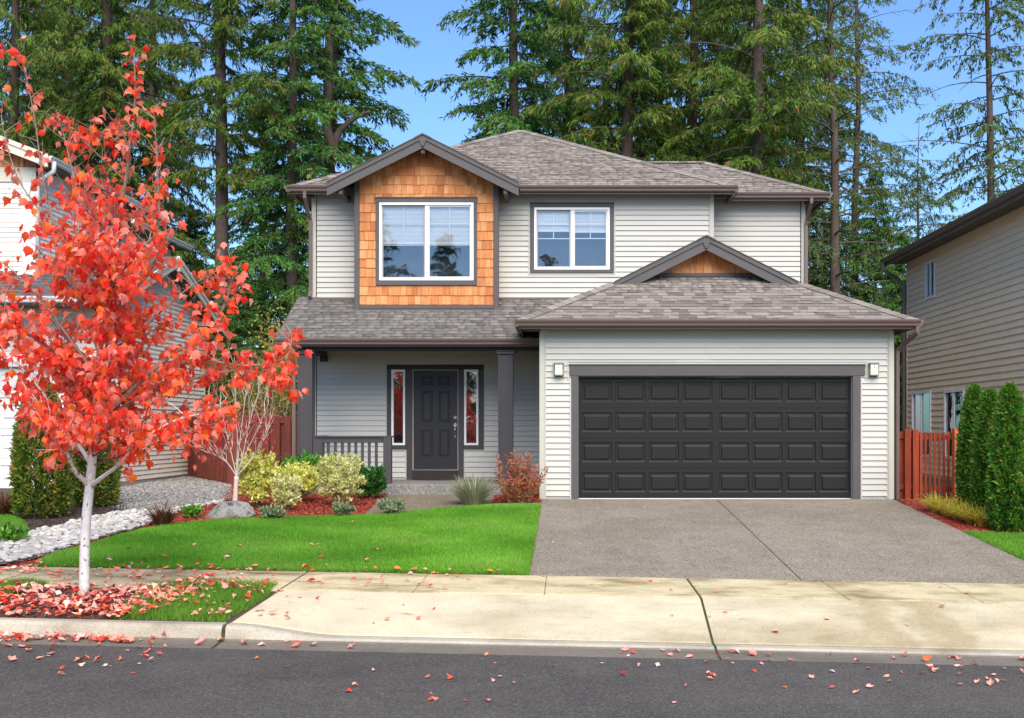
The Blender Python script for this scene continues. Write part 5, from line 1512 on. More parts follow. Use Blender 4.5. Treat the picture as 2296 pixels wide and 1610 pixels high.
CON = [
 ('cedar_b', 36, 46, .3, 1.0, 'dark conifer at the far left edge above the white house roof'),
 ('cedar', 150, 52, 2.2, 1.05, 'dense conifer far back between the two leftmost dark trunks'),
 ('cedar', 245, 43, 4.0, 1.0, 'broad dense cedar rising straight behind the red maple top'),
 ('cedar_b', 345, 50, 1.0, 1.0, 'cedar behind the maple, right of the broadest cedar'),
 ('high', 490, 41, 5.1, 1.0, 'tall conifer with bare grey trunk right of the red maple'),
 ('spruce', 658, 40, 2.6, 1.0, 'left one of the twin spruces beside the cedar gable'),
 ('spruce', 738, 43.5, 4.4, 1.18, 'right one of the twin spruces, closest to the cedar gable'),
 ('spruce', 1158, 44, 1.6, 1.18, 'spruce behind the main roof apex, right of the blue gap'),
 ('cedar', 1275, 50, 3.0, 1.0, 'cedar far back just right of the roof apex spruce'),
 ('cedar', 1405, 42, .9, 1.0, 'yellowish cedar above the right slope of the main roof'),
 ('cedar_b', 1555, 45, 5.6, 1.0, 'cedar above the wing roof ridge, left of the grey trunk'),
 ('high', 1700, 40, 3.7, 1.0, 'conifer with thick bare grey trunk behind the wing roof'),
 ('cedar', 1790, 51, 1.9, 1.0, 'dense dark conifer behind the thick grey trunk on the right'),
 ('bare', 1868, 43, 2.9, 1.0, 'thinning conifer above the right end of the wing roof'),
 ('bare', 1918, 49, .2, .95, 'conifer with many bare twigs left of the right sky gap'),
 ('sparse', 2216, 45, 1.2, 1.05, 'slender open conifer standing alone above the tan house'),
 ('sparse', 2060, 52, 2.0, .62, 'short pale conifer between the wing roof and the tan house'),
 ('young', 1965, 47, .8, .95, 'bushy young conifer right behind the garage roof corner'),
 ('young', 2290, 50, 2.4, .9, 'dark conifer crown peeping over the tan house eave'),
 ('young', 535, 37.5, 1.4, .58, 'young bright green spruce behind the red fence'),
 ('young', 440, 45, 3.3, .8, 'young spruce behind the gable end of the white house'),
 ('cedar_b', 1480, 57, 2.0, 1.05, 'dim conifer far behind the gap left of the wing roof cedar'),
 ('cedar', 1640, 56, 4.6, 1.05, 'dim conifer far behind, just left of the thick grey trunk'),
 ('cedar_b', 105, 56, 3.6, 1.05, 'dim conifer far behind the left edge trees'),
 ('spruce', 590, 60, .5, .9, 'dim spruce far back between the bare trunk and the twin spruces'),
 ('young', 2022, 38, 4.2, .62, 'small dark green conifer in the gap beside the garage downspout'),
]
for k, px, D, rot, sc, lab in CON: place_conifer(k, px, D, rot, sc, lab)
# the swept-up limb on the right twin spruce
limb_tree = [o for o in C.objects if o.get('label', '').startswith('right one of the twin')][0]
def limb(parent, pts, r0, r1, D):
    path = smooth_line([P(a, b, D + c) for a, b, c in pts], 5)
    n = len(path); inv = parent.matrix_basis.inverted()
    mb = MB(); mb.tube([inv @ p for p in path], [(r0 + (r1 - r0) * i / (n - 1)) / parent.scale.x for i in range(n)], 8)
    o = mb.build('limb', 'conifer_bark', None, smooth=True); o.parent = parent
limb(limb_tree, [(690, 400, 0), (700, 375, -.2), (725, 358, -.5), (745, 338, -.6), (752, 312, -.6), (765, 290, -.6), (800, 262, -.7), (830, 250, -.8)], .26, .05, 42)
limb(limb_tree, [(745, 332, -.6), (738, 310, -.6), (732, 280, -.6), (736, 200, -.6), (738, 60, -.5)], .20, .13, 42)
limb(limb_tree, [(690, 380, -.3), (640, 410, -.8), (590, 450, -1.2), (550, 500, -1.6)], .07, .025, 42)
# trees across the street, seen in the upstairs panes
for k, px, D, rot, sc, lab in (('young', -6.7, -20, 1, 1.1, 'conifer mirrored in the right pane of the bay window'), ('young', -10.5, -17, 2, 1.35, 'large conifer mirrored in the left pane of the bay window'),
                               ('young', -.9, -24, 3, 1.05, 'conifer mirrored in the left pane of the upstairs wall window'), ('young', 1.5, -23, 4.2, 1.0, 'conifer mirrored in the right pane of the upstairs wall window')):
    t = place_conifer(k, 0, D, rot, sc, lab, x=px); t.location.z = -.9

# ---- autumn thicket beyond the fence
def leaf_cloud(n, centre, rad, fn=None, shell=.55):
    d = rnd_dirs(n); rr = shell + (1 - shell) * rng.uniform(0, 1, n) ** .6
    q = d * rr[:, None]
    return np.array(centre) + q * np.array(rad), d
def thicket(px, D, h, wdt, label, fol='gold_foliage', n=5000, dens=1.):
    x = (px - CX) / F * D
    t = thing('autumn_shrub_tree', (x, D, .03), label, 'tree', 'golden shrubs beyond the red fence')
    st = MB()
    for i in range(9):
        a = rng.uniform(0, 2 * pi); top = Vector((x + cos(a) * wdt * rng.uniform(.1, .5), D + sin(a) * wdt * .3, h * rng.uniform(.6, 1)))
        st.tube([(x, D, 0), (x * .5 + top.x * .5 + rng.normal(0, .1), D, top.z * .5), top], [.04, .022, .006], 5, caps=False)
    st.build('stem', 'twig_pale', t)
    k = 26; cs = np.column_stack([x + rng.normal(0, wdt * .32, k), D + rng.normal(0, wdt * .25, k), h * rng.uniform(.08, 1, k)])
    idx = rng.integers(0, k, n); base = cs[idx] + rng.normal(0, .28, (n, 3)); base[:, 2] = np.maximum(base[:, 2], .1)
    d = unit(rng.normal(size=(n, 3)) + np.array([0, 0, -.3])); s = unit(np.cross(d, rnd_dirs(n)))
    V, Fc = kites(base, d, s, rng.uniform(.06, .13, n), rng.uniform(.04, .08, n))
    np_mesh('foliage', V, Fc, fol, t, np.repeat(np.clip(rng.uniform(0, 1, n), 0, 1), 4), kind='stuff')
thicket(600, 33, 3.0, 1.9, 'golden autumn shrub just left of the porch roof corner')
thicket(635, 35, 4.4, 1.2, 'thin tall yellowing shrub behind the porch downspout', n=2600)
thicket(570, 36, 3.2, 2.2, 'olive autumn shrub behind the left part of the red fence', n=5200)

# ---- bushes
def bush(name, pxl, pxr, pyt, pyb, fol, n, leaf, label, lw=.45, stem='twig_dark', upward=.3, shell=.5, lump=7, ymul=1.0, rnd_bias=0., cat='shrub', grp=None):
    cxp = (pxl + pxr) / 2
    x, D = W(cxp, pyb); D += .18 * (pxr - pxl) * D / F
    x = (cxp - CX) / F * D
    wd = (pxr - pxl) / F * D / 2; z0 = float(G(x, D)); h = (CZ - (pyt - CY) / F * D) - z0
    t = thing(name, (x, D, z0), label, cat, grp)
    mb = MB()
    for i in range(7):
        a = i * 2.4; tp = Vector((x + cos(a) * wd * .6, D + sin(a) * wd * .6, z0 + h * rng.uniform(.55, .9)))
        mb.tube([(x + cos(a) * .03, D + sin(a) * .03, z0 - .02), (x + cos(a) * wd * .25, D + sin(a) * wd * .25, z0 + h * .35), tp], [.014, .010, .004], 5, caps=False)
    mb.build('stem', stem, t)
    cs, _ = leaf_cloud(lump * 9, (x, D, z0 + h * .46), (wd * .80, wd * .80 * ymul, h * .42), shell=.15)
    idx = rng.integers(0, len(cs), n); rr = rng.uniform(.18, .36, len(cs)) * min(wd, h / 1.6) * 1.0
    dv = rnd_dirs(n); dv[:, 2] = np.abs(dv[:, 2]) * .9 + dv[:, 2] * .1
    base = cs[idx] + dv * (rr[idx] * rng.uniform(.5, 1.05, n))[:, None]
    base[:, 2] = np.maximum(base[:, 2], z0 + .02)
    d = unit(dv * .8 + np.array([0, 0, upward]) + rng.normal(0, .45, (n, 3))); s = unit(np.cross(d, unit(rng.normal(size=(n, 3)))))
    L = rng.uniform(leaf * .65, leaf * 1.3, n)
    V, Fc = kites(base, d, s, L, L * lw * rng.uniform(.8, 1.2, n))
    sprig = n // 6; k2 = 26
    st_ = rnd_dirs(k2); st_[:, 2] = np.abs(st_[:, 2]) * .6 + .5
    so_ = np.array([x, D, z0 + h * .45]) + st_ * np.array([wd * .72, wd * .72, h * .36]); qi = rng.integers(0, k2, sprig)
    base[:sprig] = so_[qi] + (unit(st_ * .4 + np.array([0, 0, .8]))[qi]) * (rng.uniform(0, .24, sprig) * h)[:, None] + rng.normal(0, leaf * .25, (sprig, 3))
    V, Fc = kites(base, d, s, L, L * lw * rng.uniform(.8, 1.2, n))
    lumpv = rng.uniform(-.15, .15, len(cs))[idx]
    v = np.clip(rng.uniform(0, 1, n) + lumpv + rnd_bias, 0, 1)
    np_mesh('foliage', V, Fc, fol, t, np.repeat(v, 4), kind='stuff')
    return t
bush('variegated_shrub', 528, 624, 1022, 1141, 'variegated_leaf', 4600, .066, 'yellow variegated shrub right beside the little bare maple', grp='shrubs in the red mulch bed')
bush('variegated_shrub', 608, 728, 1046, 1128, 'variegated_leaf', 4000, .066, 'yellow-green variegated shrub between the two larger pale ones', grp='shrubs in the red mulch bed')
bush('variegated_shrub', 606, 680, 1070, 1147, 'pale_variegated_leaf', 2300, .06, 'small yellow shrub hanging lowest over the red mulch', grp='shrubs in the red mulch bed')
bush('rhododendron', 618, 748, 1030, 1110, 'green_leaf', 2000, .13, 'bright green long-leaved rhododendron below the porch railing', lw=.3, grp='shrubs in the red mulch bed')
bush('variegated_shrub', 710, 818, 1026, 1138, 'pale_variegated_leaf', 5000, .062, 'palest cream-yellow round shrub in front of the porch railing', grp='shrubs in the red mulch bed')
bush('rhododendron', 794, 870, 1054, 1120, 'dark_green_leaf', 1500, .12, 'dark green rhododendron at the porch step', lw=.32, grp='shrubs in the red mulch bed')
bush('heather_clump', 573, 657, 1138, 1168, 'heather_leaf', 2200, .045, 'low heather clump right of the boulder', lw=.3, upward=1.1, grp='heather clumps along the lawn edge', lump=5)
bush('heather_clump', 734, 804, 1131, 1162, 'heather_leaf', 2000, .045, 'middle low heather clump below the pale yellow shrub', lw=.3, upward=1.1, grp='heather clumps along the lawn edge', lump=5)
bush('heather_clump', 832, 916, 1122, 1157, 'heather_leaf', 2200, .045, 'low heather clump at the corner of the front walk', lw=.3, upward=1.1, grp='heather clumps along the lawn edge', lump=5, rnd_bias=.06)
def nandina():
    x, D = W(1164, 1128); z0 = float(G(x, D))
    t = thing('nandina', (x, D, z0), 'red and green feathery shrub at the left garage corner', 'shrub')
    base = []; dv = []; val = []
    for i in range(46):
        a = rng.uniform(0, 2 * pi); sp = rng.uniform(.05, 1) * .50; h = rng.uniform(.35, .92) * (1.05 - .5 * sp)
        if i < 6: h = rng.uniform(.72, .86)
        top = np.array([x + cos(a) * sp, D + sin(a) * sp * .6, z0 + h]); b0 = np.array([x + cos(a) * sp * .35, D + sin(a) * sp * .25, z0])
        mid = (top + b0) / 2 + np.array([cos(a), sin(a), 0]) * .03
        MB().tube([b0, mid, top], [.006, .005, .002], 5, caps=False).build('wand', 'twig_dark', t)
        n = 60; q = rng.uniform(.15, 1, n)[:, None]
        base.append(b0 * (1 - q) + top * q + rng.normal(0, .025, (n, 3)))
        dv.append(unit(rng.normal(0, .7, (n, 3)) + np.array([cos(a) * .5, sin(a) * .5, .45])))
        val.append(np.clip(rng.uniform(0, .75, n) + (.30 if h < .5 else 0) * rng.uniform(0, 1), 0, 1))
    base = np.vstack(base); dv = np.vstack(dv); n = len(base)
    V, Fc = kites(base, dv, unit(np.cross(dv, rnd_dirs(n))), rng.uniform(.05, .10, n), rng.uniform(.016, .03, n))
    np_mesh('foliage', V, Fc, 'nandina_leaf', t, np.repeat(np.concatenate(val), 4), kind='stuff')
nandina()
bush('sedum_clump', 405, 456, 1138, 1162, 'green_leaf', 420, .07, 'small yellow-green leafy clump left of the boulder', lw=.6, rnd_bias=.3)
bush('weed_clump', -6, 58, 1186, 1222, 'green_leaf', 160, .12, 'broad-leaved green weed by the river stones at the left edge', lw=.6, rnd_bias=.25)
bush('seedling', 182, 206, 1316, 1327, 'gold_grass', 60, .05, 'tiny yellow-green seedling at the foot of the red maple', lw=.6)
# taller shoots on the nandina
def tuft(name, cxp, pyb, n, Lmin, Lmax, m, label, spread=.9, wd=.007, arch=.6, r0=.06, upw=1.0, grp=None, cat='ornamental grass'):
    """arching blades from one crown, three segments each"""
    x, D = W(cxp, pyb); z0 = float(G(x, D))
    t = thing(name, (x, D, z0), label, cat, grp)
    a = rng.uniform(0, 2 * pi, n); out = np.column_stack([np.cos(a), np.sin(a), np.zeros(n)])
    L = rng.uniform(Lmin, Lmax, n)[:, None]; sp = (rng.uniform(.05, 1, n) ** .8 * spread)[:, None]
    b0 = np.array([x, D, z0]) + out * rng.uniform(0, r0, n)[:, None]
    d1 = unit(out * sp + np.array([0, 0, upw])); d2 = unit(out * sp * 1.5 + np.array([0, 0, upw * (1 - arch * .7)])); d3 = unit(out * sp * 1.9 + np.array([0, 0, upw * (.7 - arch * 1.4)]))
    p1 = b0 + d1 * L * .4; p2 = p1 + d2 * L * .35; p3 = p2 + d3 * L * .25
    s = np.column_stack([-np.sin(a + rng.normal(0, .8, n)), np.cos(a), np.zeros(n)]) * wd / 2
    V = np.stack([b0 - s, b0 + s, p1 - s, p1 + s, p2 - s * .7, p2 + s * .7, p3 - s * .1, p3 + s * .1], 1).reshape(-1, 3)
    k = np.arange(n)[:, None] * 8
    Fc = np.vstack([k + np.array([0, 1, 3, 2]), k + np.array([2, 3, 5, 4]), k + np.array([4, 5, 7, 6])])
    o = np_mesh('blades', V, Fc, m, t, np.repeat(rng.uniform(0, 1, n), 8), kind='stuff')
    return t
tuft('blue_fescue', 1060, 1131, 900, .35, .75, 'blue_grass', 'pale blue-green tuft of ornamental grass beside the porch step', spread=1.0, wd=.007, arch=.5, r0=.16)
tuft('sedge_tuft', 365, 1181, 420, .22, .46, 'brown_grass', 'spiky brown grass tuft at the lawn edge by the stones', spread=.9, wd=.009, arch=.3, r0=.08)
tuft('sedge_tuft', 10, 1160, 420, .3, .55, 'brown_grass', 'brown-green grass tuft at the left edge before the white garage door', spread=.9, wd=.009, arch=.6, r0=.1)
for i, (px, py) in enumerate(((2098, 1148), (2125, 1156), (2152, 1166), (2180, 1174), (2204, 1180))):
    tuft('gold_sedge', px, py, 260, .25, .50, 'gold_grass', ['golden grass tuft nearest the slatted gate', 'second golden grass tuft from the gate', 'middle one of the five golden grass tufts', 'fourth golden grass tuft from the gate', 'golden grass tuft nearest the hedge bottom'][i], spread=1.0, wd=.011, arch=.75, r0=.08, grp='golden grasses along the driveway')
    
# ---- clipped arborvitae columns
def arbor(pxl, pxr, pyt, pyb, fol, label, n=15000, D=None, name='arborvitae', grp=None):
    cxp = (pxl + pxr) / 2
    x, D0 = W(cxp, pyb); D = D or D0 + .3
    x = (cxp - CX) / F * D; wd = (pxr - pxl) / F * D / 2; z0 = float(G(x, D)); h = CZ - (pyt - CY) / F * D - z0
    t = thing(name, (x, D, z0), label, 'shrub', grp)
    trunk_rings([(x, D, z0 - .05), (x, D, z0 + h * .5), (x, D, z0 + h * .9)], [.05, .035, .01], 7).build('trunk', 'conifer_bark', t)
    u = rng.uniform(0, 1, n) ** .9; a = rng.uniform(0, 2 * pi, n)
    prof = np.interp(u, [0, .05, .25, .6, .85, .95, 1], [.74, .92, 1, .86, .54, .30, .05])
    lob = 1 + .10 * np.sin(a * 5 + u * 9) * np.sin(u * 14 + a * 2) + .07 * np.sin(a * 11 + u * 31)
    rr = wd * prof * lob * rng.uniform(.72, 1.03, n)
    base = np.column_stack([x + np.cos(a) * rr, D + np.sin(a) * rr, z0 + .03 + u * h * .97])
    out = np.column_stack([np.cos(a), np.sin(a), np.zeros(n)])
    d = unit(out * .75 + np.array([0, 0, 1]) * rng.uniform(-.1, 1.3, n)[:, None] + rng.normal(0, .4, (n, 3)))
    s = unit(np.cross(d, rnd_dirs(n)))
    V, Fc = kites(base, d, s, rng.uniform(.05, .11, n), rng.uniform(.022, .045, n))
    v = np.clip(.35 + .35 * np.sin(a * 7 + u * 17) * np.sin(u * 23) + .1 * u + rng.normal(0, .22, n), 0, 1)
    np_mesh('foliage', V, Fc, fol, t, np.repeat(v, 4), kind='stuff')
arbor(34, 152, 850, 1165, 'arborvitae_brown', 'browning arborvitae left of the red maple trunk', grp='arborvitae before the white house')
arbor(166, 260, 845, 1140, 'arborvitae_brown', 'browning arborvitae right behind the red maple trunk', grp='arborvitae before the white house')
arbor(2152, 2218, 864, 1152, 'arborvitae_foliage', 'green arborvitae nearest the gate post, first in the right hedge', D=19.6, grp='arborvitae hedge along the driveway')
arbor(2184, 2256, 876, 1166, 'arborvitae_foliage', 'second green arborvitae from the gate in the right hedge', D=18.6, grp='arborvitae hedge along the driveway')
arbor(2222, 2306, 862, 1186, 'arborvitae_foliage', 'nearest and widest arborvitae of the right hedge', D=17.7, n=20000, grp='arborvitae hedge along the driveway')

# ---- boulder
def boulder():
    x, D = W(510, 1163); D += .15; z0 = float(G(x, D))
    bm = bmesh.new(); bmesh.ops.create_icosphere(bm, subdivisions=4, radius=1)
    from mathutils import noise
    for v in bm.verts:
        q = v.co.copy(); k = 1 + .22 * noise.noise(q * 1.3 + Vector((3, 1, 7))) + .06 * noise.noise(q * 4)
        q = q * k; q.z = max(q.z, -.35)
        v.co = Vector((q.x * .37, q.y * .25, q.z * .19 + (.035 * q.x)))
    for d_, c_ in (((.5, -.6, .6), .20), ((-.6, -.5, .7), .185), ((.1, -.9, .3), .21)):
        d_ = Vector(d_).normalized()
        for v in bm.verts:
            e = v.co.dot(d_) - c_
            if e > 0: v.co -= d_ * e * .8
    me = bpy.data.meshes.new('boulder'); bm.to_mesh(me); bm.free(); me.materials.append(MAT['boulder'])
    o = link('boulder', me, None, (x, D, z0 + .06))
    tag(o, 'grey boulder half set in the red mulch at the lawn edge', 'boulder')
boulder()

# ---- small bare japanese maple
def small_maple():
    x, D = W(525, 1147); z0 = float(G(x, D))
    t = thing('bare_maple', (x, D, z0), 'small nearly bare maple with pale twigs before the red fence', 'tree')
    tk = MB(); fork = P(530, 1068, D)
    tk.tube(smooth_line([Vector((x, D, z0 - .03)), P(528, 1110, D), fork], 4), [.052, .05, .046, .043, .04, .038, .037, .036, .036], 9)
    tk.build('trunk', 'twig_pale', t, smooth=True)
    ends = []
    limbs = [((533, 1000), (530, 930), (526, 850)), ((548, 1020), (566, 950), (592, 880)), ((560, 1010), (590, 960), (618, 905)), ((518, 1020), (500, 960), (484, 900)),
             ((540, 990), (552, 910), (560, 850)), ((572, 1030), (598, 1000), (612, 960)), ((508, 1040), (482, 1024), (448, 1014))]
    for i, L in enumerate(limbs):
        oy = rng.uniform(-.5, .5)
        pts = smooth_line([fork] + [P(a, b, D + oy * (k + 1) / 3) for k, (a, b) in enumerate([(528 + (a - 528) * .82, b) for a, b in L])], 5)
        n = len(pts); mb = MB(); mb.tube(pts, [.010 * (1 - .8 * k / (n - 1)) for k in range(n)], 6, caps=False)
        for q in range(5, n):
            for _ in range(1 if rng.uniform() < .75 else 0):
                dv = Vector(rng.normal(0, .5, 3)) + Vector((0, 0, .7)) + (pts[q] - pts[q - 1]).normalized() * .8
                e = pts[q] + dv.normalized() * rng.uniform(.12, .38)
                mid = (pts[q] + e) / 2 + Vector(rng.normal(0, .02, 3))
                mb.tube([pts[q], mid, e], [.006, .0045, .002], 4, caps=False)
                for _ in range(2):
                    e2 = e + Vector(rng.normal(0, .07, 3)) + Vector((0, 0, .06)); mb.tube([mid, e2], [.004, .0015], 3, caps=False)
                ends.append(e)
        mb.build('branch', 'twig_pale', t)
    e = np.array([tuple(v) for v in ends]); e = e[(e[:, 2] < z0 + 1.7)]
    n = 620; b = e[rng.integers(0, len(e), n)] + rng.normal(0, .08, (n, 3)); d = unit(rng.normal(0, .5, (n, 3)) + np.array([0, 0, -.6])); s = unit(np.cross(d, rnd_dirs(n)))
    V, Fc = kites(b, d, s, rng.uniform(.035, .07, n), rng.uniform(.02, .035, n))
    np_mesh('foliage', V, Fc, 'maple_dark_leaf', t, np.repeat(rng.uniform(0, 1, n), 4), kind='stuff')
small_maple()

# ================================================================== THE RED STREET MAPLE
HALF = [(0, 0), (.17, -.03), (.30, .10), (.50, .22), (.42, .36), (.50, .56), (.30, .55), (.17, .72), (0, 1.0)]
def leaf_template(curl=.2, fold=.18):
    pts = HALF + [(-a, b) for a, b in HALF[-2:0:-1]]
    V = [(0, .42, .05)] + [(a * .80, b, -abs(a) * fold - curl * max(0, b - .2) ** 2) for a, b in pts]
    Fc = [(0, i, i + 1 if i + 1 < len(V) else 1) for i in range(1, len(V))]
    return np.array(V, float), np.array(Fc)
LEAF = [leaf_template(.2, .2), leaf_template(.55, .45), leaf_template(-.3, .6)]
def leaf_mats(p, d, nrm, s):
    d = unit(d); x = unit(np.cross(d, nrm)); z = np.cross(x, d)
    M4 = np.zeros((len(p), 4, 4)); M4[:, 3, 3] = 1
    M4[:, :3, 0] = x * s[:, None]; M4[:, :3, 1] = d * s[:, None]; M4[:, :3, 2] = z * s[:, None]; M4[:, :3, 3] = p
    return M4
def leaf_meshes(name, m):
    out = []
    for tv, tf in LEAF:
        me = bpy.data.meshes.new(name); me.from_pydata(tv.tolist(), [], tf.tolist()); me.materials.append(MAT[m]); out.append(me)
    return out

TD = 12.0
rng = np.random.default_rng(21)
def maple():
    base = P(189, 1322, TD); base.z = float(G(base.x, TD)) - .03
    t = thing('maple_tree', base, 'red-leaved street maple with white trunk in the leaf-strewn strip', 'tree')
    lead_px = [(189, 1322), (191, 1200), (201, 1090), (210, 1000), (216, 900), (222, 790), (232, 680), (250, 560), (275, 440), (296, 300), (303, 200), (300, 118)]
    lead = [P(a, b, TD + .05 * sin(i)) for i, (a, b) in enumerate(lead_px)]; lead[0] = base
    path = smooth_line(lead, 4); n = len(path)
    rad = np.interp(np.linspace(0, 1, n), [0, .06, .2, .3, .5, .75, 1], [.055, .049, .045, .036, .024, .012, .004])
    kk = int(n * .56)
    mb = MB(); mb.tube(path[:kk + 1], list(rad[:kk + 1]), 12)
    mb.build('trunk', 'maple_bark', t, smooth=True)
    mb = MB(); mb.tube(path[kk:], list(rad[kk:] * .98), 8)
    mb.build('leader', 'limb_bark', t, smooth=True)
    def on_lead(py):
        z = CZ - (py - CY) / F * TD
        return min(path, key=lambda p: abs(p.z - z))
    limbs = [
        (1088, [(232, 1068), (268, 1040), (320, 985), (400, 940), (480, 925)], -.5), (1090, [(165, 1052), (150, 1015), (130, 975), (95, 930), (60, 900)], -.7),
        (1040, [(178, 1000), (140, 960), (95, 880), (30, 810), (-40, 780)], .5), (1000, [(260, 930), (330, 880), (430, 850), (540, 830), (640, 850)], .4),
        (960, [(290, 880), (380, 800), (470, 740), (515, 650), (512, 600)], -.3), (930, [(300, 860), (430, 810), (560, 820), (640, 800), (655, 750)], .9),
        (930, [(160, 850), (90, 770), (10, 700), (-60, 660)], -.9), (860, [(280, 780), (360, 700), (430, 640), (470, 620)], .7), (850, [(150, 750), (80, 660), (20, 600), (-50, 560)], .3),
        (800, [(180, 680), (140, 560), (100, 420), (75, 250), (45, 120)], -.4), (760, [(290, 660), (330, 560), (345, 460), (355, 330)], .5), (720, [(170, 600), (110, 500), (40, 400), (5, 280)], .6),
        (680, [(290, 580), (350, 520), (355, 420), (345, 240)], -.5), (640, [(200, 520), (170, 420), (150, 330), (130, 260)], .2), (780, [(270, 680), (330, 620), (365, 540)], -1.0)]
    # filler limbs aimed into the crown's envelope
    env = [(160, 300, 45), (300, 220, 160), (450, 180, 200), (600, 180, 235), (750, 200, 290), (850, 240, 360), (930, 250, 330), (1000, 210, 200)]
    for i in range(46):
        py = 260 + 740 * rng.uniform(0, 1) ** .85
        c = np.interp(py, [e[0] for e in env], [e[1] for e in env]); wv = np.interp(py, [e[0] for e in env], [e[2] for e in env])
        px = c + wv * rng.uniform(-1, 1) ** 1 * rng.uniform(.35, 1.0)
        ps = min(1030, py + abs(px - 215) * .55 + rng.uniform(20, 90)); q = on_lead(ps); sx = CX + q.x / q.y * F
        limbs.append((ps, [(sx + (px - sx) * .5, ps + (py - ps) * .42), (px, py)], rng.uniform(-1.35, 1.35)))
    limbs.append((560, [(262, 505), (280, 430), (297, 300), (303, 200), (301, 122)], .02))
    for i in range(16):
        py = rng.uniform(690, 985); px = rng.uniform(-20, 610) if i % 3 else rng.uniform(330, 640)
        py = min(py, 985 - max(0, 120 - abs(px - 200)) * .5)
        ps = min(1040, py + abs(px - 215) * .35 + rng.uniform(20, 80)); q = on_lead(ps); sx = CX + q.x / q.y * F
        limbs.append((ps, [(sx + (px - sx) * .5, ps + (py - ps) * .5), (px, py)], rng.uniform(-1.5, .9)))
    lp = []; ld = []
    for k, (ps, pts, dep) in enumerate(limbs):
        s = on_lead(ps); m_ = len(pts)
        w_ = [s] + [P(a, b, TD + dep * ((j + 1) / m_) ** .9) for j, (a, b) in enumerate(pts)]
        pl = smooth_line(w_, 5); n = len(pl)
        r0 = (.026 if k < 6 else .017 if k < 15 else .011)
        mb = MB(); mb.tube(pl, [r0 * (1 - .86 * i / (n - 1)) for i in range(n)], 6, caps=False)
        start = int(n * (.38 if k < 4 else .25))
        for i in range(start, n):
            for _ in range(2 if k < 15 else 2):
                tan = (pl[i] - pl[i - 1]).normalized()
                dv = (tan * .6 + Vector(rng.normal(0, .55, 3)) + Vector((0, 0, .25))).normalized()
                L = rng.uniform(.12, .40) * (1.1 - .4 * i / n); e = pl[i] + dv * L
                mid = (pl[i] + e) / 2 + Vector(rng.normal(0, .015, 3))
                mb.tube([pl[i], mid, e], [.0045, .003, .0015], 3, caps=False)
                cnt = int(rng.integers(1, 4)) if e.z > 3.3 else int(rng.integers(2, 6)) if e.z > 2.4 else int(rng.integers(3, 8))
                ex, ey = CX + e.x / e.y * F, CY - (e.z - CZ) / e.y * F
                if ey > 965 and abs(ex - 200) < 75: continue
                if ey > 1020: cnt = cnt // 2
                if rng.uniform() < .2: cnt = min(cnt, 1)
                for j in range(cnt):
                    f = rng.uniform(.25, 1.05); q = pl[i] + (e - pl[i]) * f
                    lp.append(tuple(q + Vector(rng.normal(0, .035, 3)) - Vector((0, 0, .03)))); ld.append(tuple(dv))
        mb.build('branch', 'maple_bark' if k < 3 else 'limb_bark' if k < 15 else 'twig_dark', t)
    lp = np.array(lp); ld = np.array(ld); n = len(lp)
    d = unit(ld * .35 + np.array([0, 0, -1.0]) + rng.normal(0, .45, (n, 3)))
    nrm = rnd_dirs(n) + np.array([0, -.5, .5])
    s = rng.uniform(.055, .120, n)
    M4 = leaf_mats(lp, d, nrm, s)
    px = CX + lp[:, 0] / lp[:, 1] * F; vis = px > 2
    order = np.argsort(np.where(vis, lp[:, 1] - s * 8, 99))
    me = leaf_meshes('leaf', 'maple_leaf'); off = Matrix.Translation(-t.location)
    for i, q in enumerate(order[:295]):
        o = link('leaf', me[i % 3], t); o.matrix_local = off @ Matrix(M4[q].tolist())
    for v in range(3):
        sel = order[295:][v::3]
        V, Fc = template_scatter(LEAF[v][0], LEAF[v][1], M4[sel])
        np_mesh('foliage', V, Fc, 'maple_leaf_mass', t, np.repeat(rng.uniform(0, 1, len(sel)), len(LEAF[v][0])), kind='stuff')
    return len(lp), M4
NLEAF, MAPLE_M4 = maple()
print('maple leaves', NLEAF)
# a second red maple across the street, seen in the glass beside the front door
def far_maple(x, y, label):
    t = thing('maple_tree', (x, y, -.9), label, 'tree')
    MB().tube([(x, y, -.95), (x, y, .6), (x + .1, y, 2.5)], [.09, .07, .02], 8).build('trunk', 'maple_bark', t)
    n = 900; p, dv = leaf_cloud(n, (x, y, .9), (1.1, 1.1, 1.3), shell=.2)
    V, Fc = template_scatter(LEAF[0][0], LEAF[0][1], leaf_mats(p, unit(dv + np.array([0, 0, -1.])), rnd_dirs(n), rng.uniform(.13, .24, n)))
    np_mesh('foliage', V, Fc, 'maple_leaf_mass', t, np.repeat(rng.uniform(0, 1, n), len(LEAF[0][0])), kind='stuff')
far_maple(-8.9, -15, 'red maple mirrored in the glass left of the front door')
far_maple(-5.4, -15, 'red maple mirrored in the glass right of the front door')

# ================================================================== FALLEN LEAVES
def zsurf(x, y):
    """top surface at a plan point: road, gutter, strip, walk, apron, lawn"""
    x = np.asarray(x, float); y = np.asarray(y, float)
    z = G(x, y) + .016
    z = np.where(y < 10.57, zroad(x, y), z)
    z = np.where((y >= 10.57) & (y < 10.95), -.742 - .022 * x - .014 + .014 * (y - 10.57) / .38, z)
    kt = -.742 - .022 * x + hk(x)
    z = np.where((y >= 10.95) & (y < 11.16), kt + .004, z)
    ap_ = (y >= 11.157) & (y < 12.24) & (x > -3.05)
    za = np.array([zapron(a, b) for a, b in zip(np.atleast_1d(x), np.atleast_1d(y))]).reshape(x.shape)
    z = np.where(ap_, za, z)
    z = np.where((y > 13.66) & (x < -.42) , G(x, y) + .045, z)
    z = np.where((y >= 11.16) & (y < 12.24) & (x <= -3.05), G(x, y) + .022, z)
    return z
groups = []
